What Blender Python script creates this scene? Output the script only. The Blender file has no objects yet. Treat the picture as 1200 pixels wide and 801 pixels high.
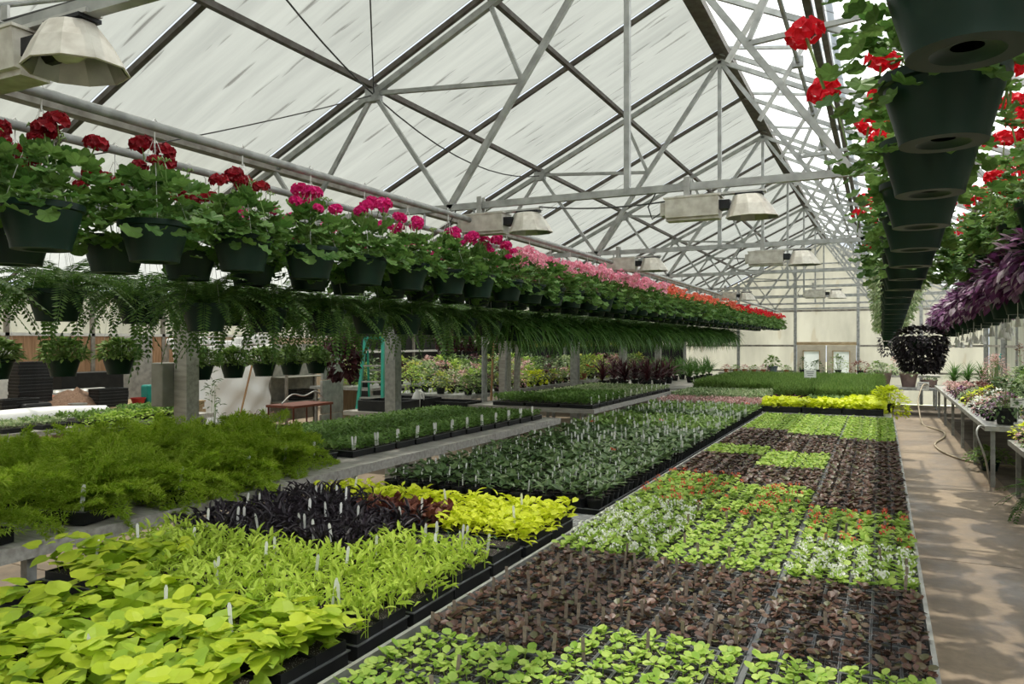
import bpy, math, random
import numpy as np
from mathutils import Vector, Matrix, Euler

# ---------------------------------------------------------------- camera, light, exposure
SC = bpy.context.scene
COL = SC.collection
cam_d = bpy.data.cameras.new('camera'); cam_d.sensor_width = 36.0; cam_d.lens = 26.7; cam_d.clip_end = 400
cam = bpy.data.objects.new('camera', cam_d); COL.objects.link(cam)
cam.location = (0, 0, 1.9); cam.rotation_euler = (math.radians(90), 0, math.radians(25.9))
SC.camera = cam
SC.view_settings.view_transform = 'Standard'; SC.view_settings.look = 'None'
SC.view_settings.gamma = 1.0; SC.view_settings.use_curve_mapping = False
SC.view_settings.exposure = 0.92
SC.cycles.max_bounces = 8; SC.cycles.transparent_max_bounces = 16; SC.cycles.transmission_bounces = 6
SC.cycles.diffuse_bounces = 5; SC.cycles.glossy_bounces = 2
SC.cycles.caustics_reflective = False; SC.cycles.caustics_refractive = False
SC.cycles.sample_clamp_indirect = 4.0
W = bpy.data.worlds.new('sky'); SC.world = W; W.use_nodes = True
wn = W.node_tree.nodes; wl = W.node_tree.links
wn['Background'].inputs[0].default_value = (0.80, 0.89, 1.0, 1)
wn['Background'].inputs[1].default_value = 0.66
sd = bpy.data.lights.new('sun', 'SUN'); sd.energy = 10.5; sd.angle = math.radians(1.2); sd.color = (1.0, 0.95, 0.86)
sun = bpy.data.objects.new('sun', sd); COL.objects.link(sun)
sun.rotation_euler = Vector((0.14, -0.22, -1)).to_track_quat('-Z', 'Y').to_euler()
sun.location = (0, 0, 20)

random.seed(7)
NR = np.random.RandomState(11)
H = 1.9                      # height of the eye; z values below are written as H + offset
U = random.uniform
ONES = ['', 'first', 'second', 'third', 'fourth', 'fifth', 'sixth', 'seventh', 'eighth', 'ninth', 'tenth', 'eleventh', 'twelfth',
        'thirteenth', 'fourteenth', 'fifteenth', 'sixteenth', 'seventeenth', 'eighteenth', 'nineteenth']
TENS = {2: 'twent', 3: 'thirt', 4: 'fort', 5: 'fift'}
def nth(n):
    if n < 20: return ONES[n]
    t = TENS[n // 10]
    return t + 'ieth' if n % 10 == 0 else t + 'y-' + ONES[n % 10]

# ---------------------------------------------------------------- materials
def new_mat(name):
    m = bpy.data.materials.new(name); m.use_nodes = True
    nt = m.node_tree; nt.nodes.clear()
    out = nt.nodes.new('ShaderNodeOutputMaterial')
    return m, nt, out
def ramp(nt, fac, stops):
    r = nt.nodes.new('ShaderNodeValToRGB'); nt.links.new(fac, r.inputs[0])
    e = r.color_ramp.elements
    while len(e) < len(stops): e.new(0.5)
    for k, (p, c) in enumerate(stops):
        e[k].position = p; e[k].color = (c[0], c[1], c[2], 1)
    return r.outputs[0]
def noise(nt, scale, detail=3, vec=None, rough=0.5):
    n = nt.nodes.new('ShaderNodeTexNoise'); n.inputs['Scale'].default_value = scale
    n.inputs['Detail'].default_value = detail; n.inputs['Roughness'].default_value = rough
    if vec is not None: nt.links.new(vec, n.inputs['Vector'])
    return n.outputs['Fac']
def objco(nt, scale=(1, 1, 1)):
    t = nt.nodes.new('ShaderNodeTexCoord'); mp = nt.nodes.new('ShaderNodeMapping')
    mp.inputs['Scale'].default_value = scale; nt.links.new(t.outputs['Object'], mp.inputs['Vector'])
    return mp.outputs['Vector']
def bump(nt, h, strength, dist=0.01):
    b = nt.nodes.new('ShaderNodeBump'); b.inputs['Strength'].default_value = strength; b.inputs['Distance'].default_value = dist
    nt.links.new(h, b.inputs['Height']); return b.outputs['Normal']
def surf(name, c1, c2=None, scale=8, rough=0.6, metal=0.0, sc3=(1, 1, 1), bmp=0.0, lo=0.35, hi=0.65, spec=0.5, detail=4):
    m, nt, out = new_mat(name)
    p = nt.nodes.new('ShaderNodeBsdfPrincipled'); nt.links.new(p.outputs[0], out.inputs[0])
    p.inputs['Roughness'].default_value = rough; p.inputs['Metallic'].default_value = metal
    p.inputs['Specular IOR Level'].default_value = spec
    if c2 is None: c2 = tuple(x * 0.8 for x in c1)
    f = noise(nt, scale, detail, objco(nt, sc3))
    nt.links.new(ramp(nt, f, [(lo, c1), (hi, c2)]), p.inputs['Base Color'])
    if bmp: nt.links.new(bump(nt, f, bmp), p.inputs['Normal'])
    return m
def leafmat(name, c1, c2, trans=0.35, rough=0.5, c3=None, spec=0.35):
    m, nt, out = new_mat(name)
    g = nt.nodes.new('ShaderNodeNewGeometry'); oi = nt.nodes.new('ShaderNodeObjectInfo')
    ad = nt.nodes.new('ShaderNodeMath'); ad.operation = 'ADD'
    nt.links.new(g.outputs['Random Per Island'], ad.inputs[0]); nt.links.new(oi.outputs['Random'], ad.inputs[1])
    fr = nt.nodes.new('ShaderNodeMath'); fr.operation = 'FRACT'; nt.links.new(ad.outputs[0], fr.inputs[0])
    st = [(0, c1), (1, c2)] if c3 is None else [(0, c1), (0.6, c2), (1, c3)]
    col = ramp(nt, fr.outputs[0], st)
    p = nt.nodes.new('ShaderNodeBsdfPrincipled'); p.inputs['Roughness'].default_value = rough
    p.inputs['Specular IOR Level'].default_value = spec
    nt.links.new(col, p.inputs['Base Color'])
    t = nt.nodes.new('ShaderNodeBsdfTranslucent'); nt.links.new(col, t.inputs['Color'])
    mx = nt.nodes.new('ShaderNodeMixShader'); mx.inputs[0].default_value = trans
    nt.links.new(p.outputs[0], mx.inputs[1]); nt.links.new(t.outputs[0], mx.inputs[2]); nt.links.new(mx.outputs[0], out.inputs[0])
    return m
def polycarb(name, tint, clear, dirt=0.25, sc3=(1, 1, 1), dark=(0.35, 0.33, 0.28), flute=(0, 0, 0)):
    """aged translucent sheet: part clear, part diffusing, with dirt streaks along the sheet"""
    m, nt, out = new_mat(name)
    v = objco(nt, sc3)
    f = noise(nt, 1.0, 6, v, 0.65)
    col = ramp(nt, f, [(0.30, tuple(x * (1 - dirt) for x in tint)), (0.62, tint)])
    v2 = objco(nt, tuple(x * y for x, y in zip(sc3, (2.4, 3.4, 2.4))))
    f2 = noise(nt, 1.0, 2, v2, 0.4)
    sp = ramp(nt, f2, [(0.655, (1, 1, 1)), (0.68, dark)])
    mu = nt.nodes.new('ShaderNodeMix'); mu.data_type = 'RGBA'; mu.blend_type = 'MULTIPLY'; mu.inputs[0].default_value = 1.0
    nt.links.new(col, mu.inputs[6]); nt.links.new(sp, mu.inputs[7]); c = mu.outputs[2]
    t = nt.nodes.new('ShaderNodeBsdfTranslucent'); nt.links.new(c, t.inputs[0])
    d = nt.nodes.new('ShaderNodeBsdfDiffuse'); nt.links.new(c, d.inputs[0])
    x = nt.nodes.new('ShaderNodeBsdfTransparent'); x.inputs[0].default_value = (0.9, 0.9, 0.88, 1)
    m1 = nt.nodes.new('ShaderNodeMixShader'); m1.inputs[0].default_value = 0.25
    nt.links.new(t.outputs[0], m1.inputs[1]); nt.links.new(d.outputs[0], m1.inputs[2])
    m2 = nt.nodes.new('ShaderNodeMixShader'); m2.inputs[0].default_value = clear
    nt.links.new(m1.outputs[0], m2.inputs[1]); nt.links.new(x.outputs[0], m2.inputs[2]); nt.links.new(m2.outputs[0], out.inputs[0])
    return m

M = {}
M['galv'] = surf('galvanised steel', (0.42, 0.43, 0.42), (0.27, 0.28, 0.27), 14, 0.5, 0.35)
M['truss'] = surf('truss steel', (0.41, 0.42, 0.405), (0.27, 0.28, 0.265), 10, 0.55, 0.25)
M['darkbar'] = surf('brown glazing bar', (0.075, 0.06, 0.05), (0.13, 0.12, 0.105), 12, 0.6)
M['beam'] = surf('weathered purlin', (0.34, 0.32, 0.28), (0.20, 0.18, 0.155), 9, 0.7)
M['alu'] = surf('bench aluminium', (0.50, 0.50, 0.47), (0.33, 0.33, 0.31), 9, 0.45, 0.5)
M['white'] = surf('white plastic', (0.85, 0.85, 0.82), (0.72, 0.72, 0.7), 12, 0.4)
M['tag'] = surf('white tag', (0.88, 0.88, 0.86), (0.8, 0.8, 0.78), 30, 0.5)
M['oldtag'] = surf('weathered tag', (0.34, 0.27, 0.21), (0.2, 0.16, 0.13), 60, 0.7)
M['lampw'] = surf('lamp housing', (0.62, 0.60, 0.53), (0.44, 0.41, 0.35), 16, 0.55, bmp=0.1)
M['lampin'] = surf('lamp reflector inside', (0.45, 0.45, 0.42), (0.33, 0.33, 0.31), 12, 0.35, 0.6)
M['glassbulb'] = surf('frosted bulb', (0.8, 0.8, 0.75), (0.7, 0.7, 0.66), 5, 0.2)
M['pot'] = surf('dark green pot', (0.007, 0.024, 0.017), (0.011, 0.034, 0.025), 6, 0.4, spec=0.25)
M['black'] = surf('black plastic', (0.009, 0.010, 0.011), (0.018, 0.019, 0.02), 9, 0.5, spec=0.3)
M['rim'] = surf('black plastic rim', (0.075, 0.08, 0.085), (0.13, 0.135, 0.14), 9, 0.4, spec=0.6)
M['wire'] = surf('hanger wire', (0.75, 0.75, 0.72), (0.55, 0.55, 0.53), 9, 0.5)
M['cable'] = surf('dark cable', (0.03, 0.03, 0.03), (0.06, 0.06, 0.06), 9, 0.6)
M['wood'] = surf('weathered grey wood', (0.50, 0.49, 0.45), (0.34, 0.32, 0.29), 5, 0.8, sc3=(1, 6, 6), bmp=0.2)
M['cedar'] = surf('cedar board', (0.50, 0.30, 0.17), (0.34, 0.19, 0.10), 4, 0.75, sc3=(6, 6, 0.7), bmp=0.1)
M['pine'] = surf('pallet pine', (0.52, 0.40, 0.24), (0.34, 0.24, 0.13), 5, 0.8, sc3=(1, 6, 6))
M['ply'] = surf('pale plywood', (0.62, 0.50, 0.36), (0.50, 0.38, 0.26), 3, 0.7, sc3=(5, 5, 0.8))
M['tarp'] = surf('white tarp', (0.96, 0.96, 0.96), (0.92, 0.93, 0.94), 2, 0.5)
M['terra'] = surf('terracotta', (0.35, 0.12, 0.06), (0.26, 0.09, 0.05), 8, 0.8)
M['mauve'] = surf('mauve planter', (0.25, 0.17, 0.15), (0.18, 0.12, 0.11), 8, 0.7)
M['green_fg'] = surf('green fibreglass', (0.02, 0.42, 0.30), (0.02, 0.33, 0.24), 8, 0.4)
M['teal'] = surf('teal plastic', (0.01, 0.30, 0.25), (0.01, 0.22, 0.19), 8, 0.4)
M['red'] = surf('red plastic', (0.45, 0.03, 0.02), (0.35, 0.02, 0.02), 8, 0.5)
M['greybox'] = surf('grey steel box', (0.28, 0.28, 0.24), (0.20, 0.20, 0.17), 8, 0.6)
M['hose'] = surf('tan hose', (0.42, 0.35, 0.24), (0.30, 0.25, 0.17), 8, 0.5)
M['doorw'] = surf('cream door', (0.62, 0.56, 0.44), (0.50, 0.44, 0.34), 4, 0.6)
M['blue'] = surf('blue grey planter', (0.13, 0.18, 0.20), (0.10, 0.13, 0.15), 8, 0.6)
M['copper'] = surf('tan stick', (0.45, 0.27, 0.13), (0.36, 0.2, 0.1), 8, 0.6)
M['ink'] = surf('printed ink', (0.05, 0.05, 0.05), (0.08, 0.08, 0.08), 8, 0.6)
M['roof'] = polycarb('roof sheet', (0.255, 0.268, 0.255), 0.30, 0.22, (0.5, 6.0, 0.5), dark=(0.45, 0.43, 0.40))
M['roofclean'] = polycarb('vent sheet', (0.72, 0.75, 0.78), 0.45, 0.10, (0.5, 5.0, 0.5))
M['roofbay'] = polycarb('far bay sheet', (0.30, 0.31, 0.30), 0.40, 0.17, (0.5, 6.0, 0.5))
M['wallpc'] = polycarb('wall sheet', (0.62, 0.605, 0.56), 0.08, 0.25, (1.2, 1.2, 0.35), dark=(0.93, 0.90, 0.86))
M['doorpane'] = polycarb('door pane', (0.66, 0.68, 0.68), 0.10, 0.2, (2, 2, 0.6))
# leaves (two ends of the leaf to leaf variation)
M['gleaf'] = leafmat('geranium leaf', (0.07, 0.17, 0.035), (0.20, 0.34, 0.09), 0.3)
M['gstem'] = leafmat('green stem', (0.16, 0.27, 0.07), (0.24, 0.34, 0.11), 0.1)
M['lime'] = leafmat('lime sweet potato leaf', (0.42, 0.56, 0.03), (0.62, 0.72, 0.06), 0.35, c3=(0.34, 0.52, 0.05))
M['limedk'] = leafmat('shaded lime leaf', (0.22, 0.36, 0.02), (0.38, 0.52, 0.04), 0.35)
M['limenar'] = leafmat('narrow lime leaf', (0.42, 0.58, 0.06), (0.62, 0.76, 0.12), 0.35)
M['yellow'] = leafmat('yellow lime leaf', (0.66, 0.74, 0.03), (0.80, 0.86, 0.06), 0.35)
M['blackleaf'] = leafmat('near black leaf', (0.018, 0.014, 0.018), (0.05, 0.042, 0.05), 0.05, 0.45, c3=(0.03, 0.02, 0.03))
M['bronzeleaf'] = leafmat('copper red leaf', (0.13, 0.035, 0.025), (0.22, 0.08, 0.05), 0.2)
M['beggreen'] = leafmat('green begonia leaf', (0.24, 0.42, 0.045), (0.50, 0.64, 0.14), 0.35)
M['begbronze'] = leafmat('bronze begonia leaf', (0.05, 0.032, 0.024), (0.14, 0.065, 0.045), 0.2, 0.4, c3=(0.11, 0.12, 0.05))
M['darkgreen'] = leafmat('dark green leaf', (0.05, 0.105, 0.03), (0.13, 0.20, 0.07), 0.2, 0.4)
M['midgreen'] = leafmat('mid green leaf', (0.12, 0.23, 0.045), (0.26, 0.38, 0.10), 0.3)
M['herb'] = leafmat('herb leaf', (0.11, 0.23, 0.045), (0.24, 0.40, 0.10), 0.3)
M['asp'] = leafmat('asparagus fern needle', (0.24, 0.40, 0.02), (0.42, 0.58, 0.05), 0.4, c3=(0.56, 0.68, 0.12))
M['fern'] = leafmat('fern pinna', (0.045, 0.12, 0.022), (0.14, 0.25, 0.055), 0.35)
M['grass'] = leafmat('strappy leaf', (0.05, 0.14, 0.025), (0.14, 0.28, 0.06), 0.35)
M['burg'] = leafmat('burgundy leaf', (0.035, 0.012, 0.018), (0.12, 0.03, 0.04), 0.2)
M['purple'] = leafmat('purple leaf', (0.07, 0.012, 0.07), (0.27, 0.08, 0.25), 0.25, c3=(0.70, 0.62, 0.70))
M['pale'] = leafmat('variegated leaf', (0.14, 0.26, 0.08), (0.55, 0.60, 0.38), 0.35, c3=(0.22, 0.36, 0.10))
M['pothos'] = leafmat('golden pothos leaf', (0.20, 0.34, 0.05), (0.62, 0.62, 0.14), 0.35)
M['pinkleaf'] = leafmat('pink splash leaf', (0.60, 0.30, 0.30), (0.72, 0.55, 0.50), 0.3, c3=(0.30, 0.10, 0.09))
M['f_crimson'] = leafmat('crimson petal', (0.22, 0.003, 0.012), (0.36, 0.008, 0.02), 0.25)
M['f_magenta'] = leafmat('magenta petal', (0.60, 0.006, 0.14), (0.80, 0.03, 0.28), 0.3)
M['f_pink'] = leafmat('pink petal', (0.88, 0.25, 0.40), (0.95, 0.50, 0.60), 0.3)
M['f_coral'] = leafmat('coral petal', (0.80, 0.10, 0.07), (0.90, 0.28, 0.16), 0.3)
M['f_red'] = leafmat('red petal', (0.62, 0.006, 0.02), (0.85, 0.02, 0.04), 0.3)
M['f_white'] = leafmat('white petal', (0.92, 0.93, 0.86), (0.95, 0.95, 0.92), 0.3)
M['f_yellow'] = leafmat('yellow petal', (0.85, 0.65, 0.03), (0.9, 0.75, 0.1), 0.3)

def soil_mat():
    m, nt, out = new_mat('potting soil')
    p = nt.nodes.new('ShaderNodeBsdfPrincipled'); p.inputs['Roughness'].default_value = 0.9; nt.links.new(p.outputs[0], out.inputs[0])
    v = nt.nodes.new('ShaderNodeTexVoronoi'); v.inputs['Scale'].default_value = 150
    nt.links.new(objco(nt), v.inputs['Vector'])
    nt.links.new(ramp(nt, v.outputs['Distance'], [(0.16, (0.55, 0.52, 0.47)), (0.24, (0.022, 0.015, 0.011))]), p.inputs['Base Color'])
    return m
M['soil'] = soil_mat()
def concrete_mat():
    m, nt, out = new_mat('worn concrete path')
    p = nt.nodes.new('ShaderNodeBsdfPrincipled'); nt.links.new(p.outputs[0], out.inputs[0])
    a = noise(nt, 0.9, 6, objco(nt, (1, 0.6, 1)), 0.6); b = noise(nt, 9, 6, objco(nt), 0.7)
    c1 = ramp(nt, a, [(0.38, (0.17, 0.125, 0.085)), (0.62, (0.34, 0.27, 0.195))])
    c2 = ramp(nt, b, [(0.3, (0.72, 0.72, 0.72)), (0.7, (1.1, 1.08, 1.05))])
    mu = nt.nodes.new('ShaderNodeMix'); mu.data_type = 'RGBA'; mu.blend_type = 'MULTIPLY'; mu.inputs[0].default_value = 1.0
    nt.links.new(c1, mu.inputs[6]); nt.links.new(c2, mu.inputs[7]); nt.links.new(mu.outputs[2], p.inputs['Base Color'])
    nt.links.new(ramp(nt, a, [(0.35, (0.35, 0.35, 0.35)), (0.6, (0.85, 0.85, 0.85))]), p.inputs['Roughness'])
    nt.links.new(bump(nt, b, 0.25), p.inputs['Normal'])
    return m
M['concrete'] = concrete_mat()
M['ground'] = surf('damp earth floor', (0.085, 0.065, 0.05), (0.16, 0.13, 0.10), 3, 0.9, bmp=0.3, detail=8)
M['grasslawn'] = surf('outside ground', (0.20, 0.24, 0.13), (0.30, 0.30, 0.22), 1, 0.9)

# ---------------------------------------------------------------- mesh helpers
def mk_mesh(name, V, F, mats, mi=None, smooth=False):
    me = bpy.data.meshes.new(name)
    V = np.asarray(V, dtype=np.float32).reshape(-1, 3)
    if isinstance(F, np.ndarray):
        nf, k = F.shape; loops = F.ravel().astype(np.int32); tot = np.full(nf, k, np.int32)
    else:
        tot = np.array([len(f) for f in F], np.int32); loops = np.fromiter((i for f in F for i in f), np.int32); nf = len(F)
    me.vertices.add(len(V)); me.vertices.foreach_set('co', V.ravel())
    me.loops.add(len(loops)); me.loops.foreach_set('vertex_index', loops)
    me.polygons.add(nf); st = np.concatenate([[0], np.cumsum(tot)[:-1]]).astype(np.int32)
    me.polygons.foreach_set('loop_start', st); me.polygons.foreach_set('loop_total', tot)
    for m in mats: me.materials.append(M[m] if isinstance(m, str) else m)
    if mi is not None: me.polygons.foreach_set('material_index', np.asarray(mi, np.int32))
    me.polygons.foreach_set('use_smooth', np.full(nf, bool(smooth)))
    me.update(calc_edges=True)
    if smooth == 'auto': me.set_sharp_from_angle(angle=math.radians(32))
    return me
def put(name, data, parent=None, loc=None, rot=None, scale=None):
    o = bpy.data.objects.new(name, data); COL.objects.link(o)
    if parent is not None: o.parent = parent
    if loc is not None: o.location = loc
    if rot is not None: o.rotation_euler = rot
    if scale is not None: o.scale = (scale, scale, scale) if not hasattr(scale, '__len__') else scale
    return o
def tag(o, label=None, cat=None, group=None, kind=None):
    if label: o['label'] = label
    if cat: o['category'] = cat
    if group: o['group'] = group
    if kind: o['kind'] = kind
    return o
def thing(name, label, cat, loc=(0, 0, 0), rz=0.0, group=None):
    return tag(put(name, None, None, loc, (0, 0, rz)), label, cat, group)

BOXF = [(0, 3, 2, 1), (4, 5, 6, 7), (0, 1, 5, 4), (1, 2, 6, 5), (2, 3, 7, 6), (3, 0, 4, 7)]
class MB:
    def __init__(s): s.v = []; s.f = []; s.m = []
    def add(s, V, F, m=0):
        b = len(s.v); s.v.extend(tuple(p) for p in V); s.f.extend(tuple(i + b for i in f) for f in F); s.m.extend([m] * len(F)); return s
    def box(s, x0, x1, y0, y1, z0, z1, m=0):
        return s.add([(x0, y0, z0), (x1, y0, z0), (x1, y1, z0), (x0, y1, z0), (x0, y0, z1), (x1, y0, z1), (x1, y1, z1), (x0, y1, z1)], BOXF, m)
    def bar(s, a, b, w, h=None, m=0, up=(0, 0, 1)):
        a = Vector(a); b = Vector(b); h = h or w; d = (b - a).normalized(); up = Vector(up)
        if abs(d.dot(up)) > 0.97: up = Vector((0, 1, 0))
        x = d.cross(up).normalized() * (w / 2); z = x.cross(d).normalized() * (h / 2)
        return s.add([a - x - z, a + x - z, b + x - z, b - x - z, a - x + z, a + x + z, b + x + z, b - x + z], BOXF, m)
    def tube(s, pts, r, n=6, m=0, cap=True):
        pts = [Vector(p) for p in pts]; b = len(s.v); N = len(pts)
        rr = r if hasattr(r, '__len__') else [r] * N
        prev = None
        for i, p in enumerate(pts):
            d = (pts[min(i + 1, N - 1)] - pts[max(i - 1, 0)]).normalized()
            if prev is None:
                u = d.cross(Vector((0, 0, 1)))
                if u.length < 0.05: u = d.cross(Vector((0, 1, 0)))
            else: u = prev - d * prev.dot(d)
            u.normalize(); prev = u; w = d.cross(u)
            for k in range(n):
                a = 2 * math.pi * k / n; s.v.append(tuple(p + (u * math.cos(a) + w * math.sin(a)) * rr[i]))
        for i in range(N - 1):
            for k in range(n):
                k2 = (k + 1) % n; s.f.append((b + i * n + k, b + i * n + k2, b + (i + 1) * n + k2, b + (i + 1) * n + k)); s.m.append(m)
        if cap:
            s.f.append(tuple(b + k for k in range(n))); s.m.append(m)
            s.f.append(tuple(b + (N - 1) * n + k for k in reversed(range(n)))); s.m.append(m)
        return s
    def lathe(s, prof, n=20, m=0, c=(0, 0, 0), close=False):
        b = len(s.v)
        for r, z in prof:
            for k in range(n):
                a = 2 * math.pi * k / n; s.v.append((c[0] + r * math.cos(a), c[1] + r * math.sin(a), c[2] + z))
        for i in range(len(prof) - 1):
            for k in range(n):
                k2 = (k + 1) % n; s.f.append((b + i * n + k, b + i * n + k2, b + (i + 1) * n + k2, b + (i + 1) * n + k)); s.m.append(m)
        return s
    def disc(s, r, z, n=20, m=0, c=(0, 0, 0)):
        b = len(s.v)
        for k in range(n):
            a = 2 * math.pi * k / n; s.v.append((c[0] + r * math.cos(a), c[1] + r * math.sin(a), c[2] + z))
        s.f.append(tuple(b + k for k in range(n))); s.m.append(m); return s
    def mesh(s, name, mats, smooth=False): return mk_mesh(name, s.v, s.f, mats, s.m, smooth)
    def obj(s, name, mats, parent=None, loc=None, rot=None, smooth=False):
        return put(name, s.mesh(name, mats, smooth), parent, loc, rot)
def box_obj(name, mat, x0, x1, y0, y1, z0, z1, parent=None, loc=None, rot=None):
    return MB().box(x0, x1, y0, y1, z0, z1).obj(name, [mat], parent, loc, rot)

# leaf templates: leaf lies along +Y from the origin, face up; unit length
def T_round():      # scalloped, round, slightly cupped
    V = [(0, 0.30, -0.05)]; n = 19
    for k in range(n):
        a = -math.pi / 2 + 0.25 + (2 * math.pi - 0.5) * k / (n - 1); r = 0.5 * ((0.84, 1.0, 1.0)[k % 3] if 0 < k < n - 1 else 0.8)
        V.append((r * math.cos(a), 0.45 + r * math.sin(a), (-0.02, 0.09, 0.07)[k % 3] + 0.04 * math.sin(a * 2)))
    return np.array(V), [(0, k, k + 1) for k in range(1, n)] + [(0, n, 1)]
def T_heart():
    V = [(0, 0, 0), (0, 0.35, -0.03), (0, 0.7, -0.02), (0, 1, -0.10)]
    R = [(0.22, -0.12, 0.04), (0.46, 0.08, 0.06), (0.44, 0.36, 0.04), (0.24, 0.68, 0.02)]
    V += R + [(-x, y, z) for x, y, z in R]
    F = [(0, 4, 5, 1), (1, 5, 6), (1, 6, 7, 2), (2, 7, 3), (0, 1, 9, 8), (1, 10, 9), (1, 2, 11, 10), (2, 3, 11)]
    return np.array(V, float), F
def T_oval(w=0.28, droop=0.12):
    V = [(0, 0, 0), (w, 0.35, 0.05), (0, 0.45, -0.0), (-w, 0.35, 0.05), (w * 0.75, 0.7, 0.01), (-w * 0.75, 0.7, 0.01), (0, 1, -droop)]
    return np.array(V, float), [(0, 1, 2), (0, 2, 3), (2, 1, 4, 6), (2, 6, 5, 3)]
def T_blade(w=0.035, droop=0.55):
    V = []; n = 4
    for i in range(n + 1):
        t = i / n; ww = w * (1 - t ** 2.2) + 0.002; z = -droop * t * t + 0.12 * math.sin(t * 3.1)
        V += [(-ww, t * (1 - 0.25 * droop * t), z), (ww, t * (1 - 0.25 * droop * t), z)]
    return np.array(V), [(2 * i, 2 * i + 1, 2 * i + 3, 2 * i + 2) for i in range(n)]
def T_petalball(n=14, rng=None):   # a head of petals round the origin, unit radius
    r = rng or np.random.RandomState(3); V = []; F = []
    for k in range(n):
        z = 1 - 1.5 * (k + 0.5) / n; a = k * 2.4; q = math.sqrt(max(0, 1 - z * z))
        c = np.array([q * math.cos(a), q * math.sin(a), z * 0.75]); nrm = c / np.linalg.norm(c)
        u = np.cross(nrm, [0.3, 0.2, 1]); u /= np.linalg.norm(u); w = np.cross(nrm, u); b = len(V)
        c = c * (0.75 + 0.25 * r.rand())
        V.append(c * 0.85)
        m = 5
        for j in range(m):
            t = 2 * math.pi * j / m + r.rand(); s = 0.42 * (0.8 + 0.5 * r.rand())
            V.append(c + (u * math.cos(t) + w * math.sin(t)) * s + nrm * 0.12 * r.rand())
        F += [(b, b + 1 + j, b + 1 + (j + 1) % m) for j in range(m)]
    return np.array(V), F
TR, TH, TO, TB = T_round(), T_heart(), T_oval(), T_blade()
TON = T_oval(0.13, 0.2)
TLOW = (np.array([(0, 0, 0), (0.3, 0.45, 0.05), (0, 1, -0.1), (-0.3, 0.45, 0.05)], float), [(0, 1, 2, 3)])
TNAR = (np.array([(0, 0, 0), (0.09, 0.4, 0.02), (0, 1, -0.15), (-0.09, 0.4, 0.02)], float), [(0, 1, 2, 3)])
def place(T, pos, yaw, pitch, roll, sc):
    """copies of template T: pitch lifts the tip, yaw turns about z"""
    V, F = T; pos = np.asarray(pos, float).reshape(-1, 3); k = len(pos)
    yaw, pitch, roll, sc = [np.broadcast_to(np.asarray(a, float), (k,)) for a in (yaw, pitch, roll, sc)]
    v = V[None] * sc[:, None, None]
    x, y, z = v[..., 0], v[..., 1], v[..., 2]
    cr, sr = np.cos(roll)[:, None], np.sin(roll)[:, None]; x, z = x * cr + z * sr, -x * sr + z * cr
    cp, sp = np.cos(pitch)[:, None], np.sin(pitch)[:, None]; y, z = y * cp - z * sp, y * sp + z * cp
    cy, sy = np.cos(yaw)[:, None], np.sin(yaw)[:, None]; x, y = x * cy - y * sy, x * sy + y * cy
    out = np.stack([x, y, z], -1) + pos[:, None, :]
    n = len(V); FF = []
    for i in range(k): b = i * n; FF.extend(tuple(j + b for j in f) for f in F)
    return out.reshape(-1, 3), FF
class FB:            # foliage buffer: several placed templates, several materials
    def __init__(s): s.V = []; s.F = []; s.M = []; s.n = 0
    def add(s, VF, m=0):
        V, F = VF; V = np.asarray(V, float).reshape(-1, 3)
        s.V.append(V); s.F.extend(tuple(i + s.n for i in f) for f in F); s.M.extend([m] * len(F)); s.n += len(V); return s
    def mb(s, mb, m=0): return s.add((np.array(mb.v), mb.f), m)
    def mesh(s, name, mats): return mk_mesh(name, np.concatenate(s.V), s.F, mats, s.M)

def rnd(k, a, b): return NR.uniform(a, b, k)

# ================================================================ STRUCTURE
XR, ZR = -1.632, H + 3.2          # ridge
XL, XE, ZE = -6.06, 2.79, H + 1.07   # eaves
SL = 0.483
Y0, YP, NT = 1.78, 3.47, 8        # trusses
YT = [1.60] + [5.25 + YP * k for k in range(7)]
YEND = 26.07; YBACK = -6.5
def zroof(x): return ZR - SL * abs(x - XR)

floor = tag(MB().box(-15.0, 3.2, YBACK, YEND, -0.3, -0.012).obj('floor', ['ground']), kind='structure')
tag(box_obj('outside_ground', 'grasslawn', -60, 60, -60, 90, -0.6, -0.31), kind='structure')
fl = tag(put('path', None), kind='structure')
y = YBACK; ys = [-6.5, -3.2, 0.4, 4.0, 7.6, 11.2, 14.8, 18.4, 21.6]
for a, b in zip(ys[:-1], ys[1:]):
    box_obj('concrete_slab', 'concrete', 0.10, 1.46, a + 0.006, b - 0.006, -0.1, 0.0, fl)
fl2 = tag(put('path', None), kind='structure')
for a, b in zip(ys[:-1], ys[1:]):
    box_obj('concrete_slab', 'concrete', -4.6, -3.3, a + 0.006, b - 0.006, -0.1, -0.004, fl2)
    box_obj('concrete_slab', 'concrete', -14.8, -5.9, a + 0.006, b - 0.006, -0.1, -0.006, fl2)

# ---- roof
ceil = tag(put('ceiling', None), kind='structure')
ybars = []
y = 1.60 - YP * 2 
yb = [5.25 + 1.735 * k for k in range(-6, 13)]
def sheet(name, mat, xa, za, xb, zb, ya, ybb, parent, t=0.008):
    """thin sheet between two lines parallel to Y, local axes: x along the slope, y along the house"""
    L = math.hypot(xb - xa, zb - za); me = MB().box(0, L, 0, ybb - ya, 0, t)
    o = me.obj(name, [mat], parent, (xa, ya, za), (0, -math.atan2(zb - za, xb - xa), 0)); return o
OFF = 0.10
XV = XR + 1.106     # lower edge of the ridge vent opening
for a, b in zip(yb[:-1], yb[1:]):
    sheet('roof_panel', 'roof', XL - 0.1, zroof(XL - 0.1) + OFF, XR - 0.04, zroof(XR - 0.04) + OFF, a + 0.02, b - 0.02, ceil)
    sheet('roof_panel', 'roofclean', XV, zroof(XV) + OFF, XE + 0.1, zroof(XE + 0.1) + OFF, a + 0.02, b - 0.02, ceil)
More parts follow.
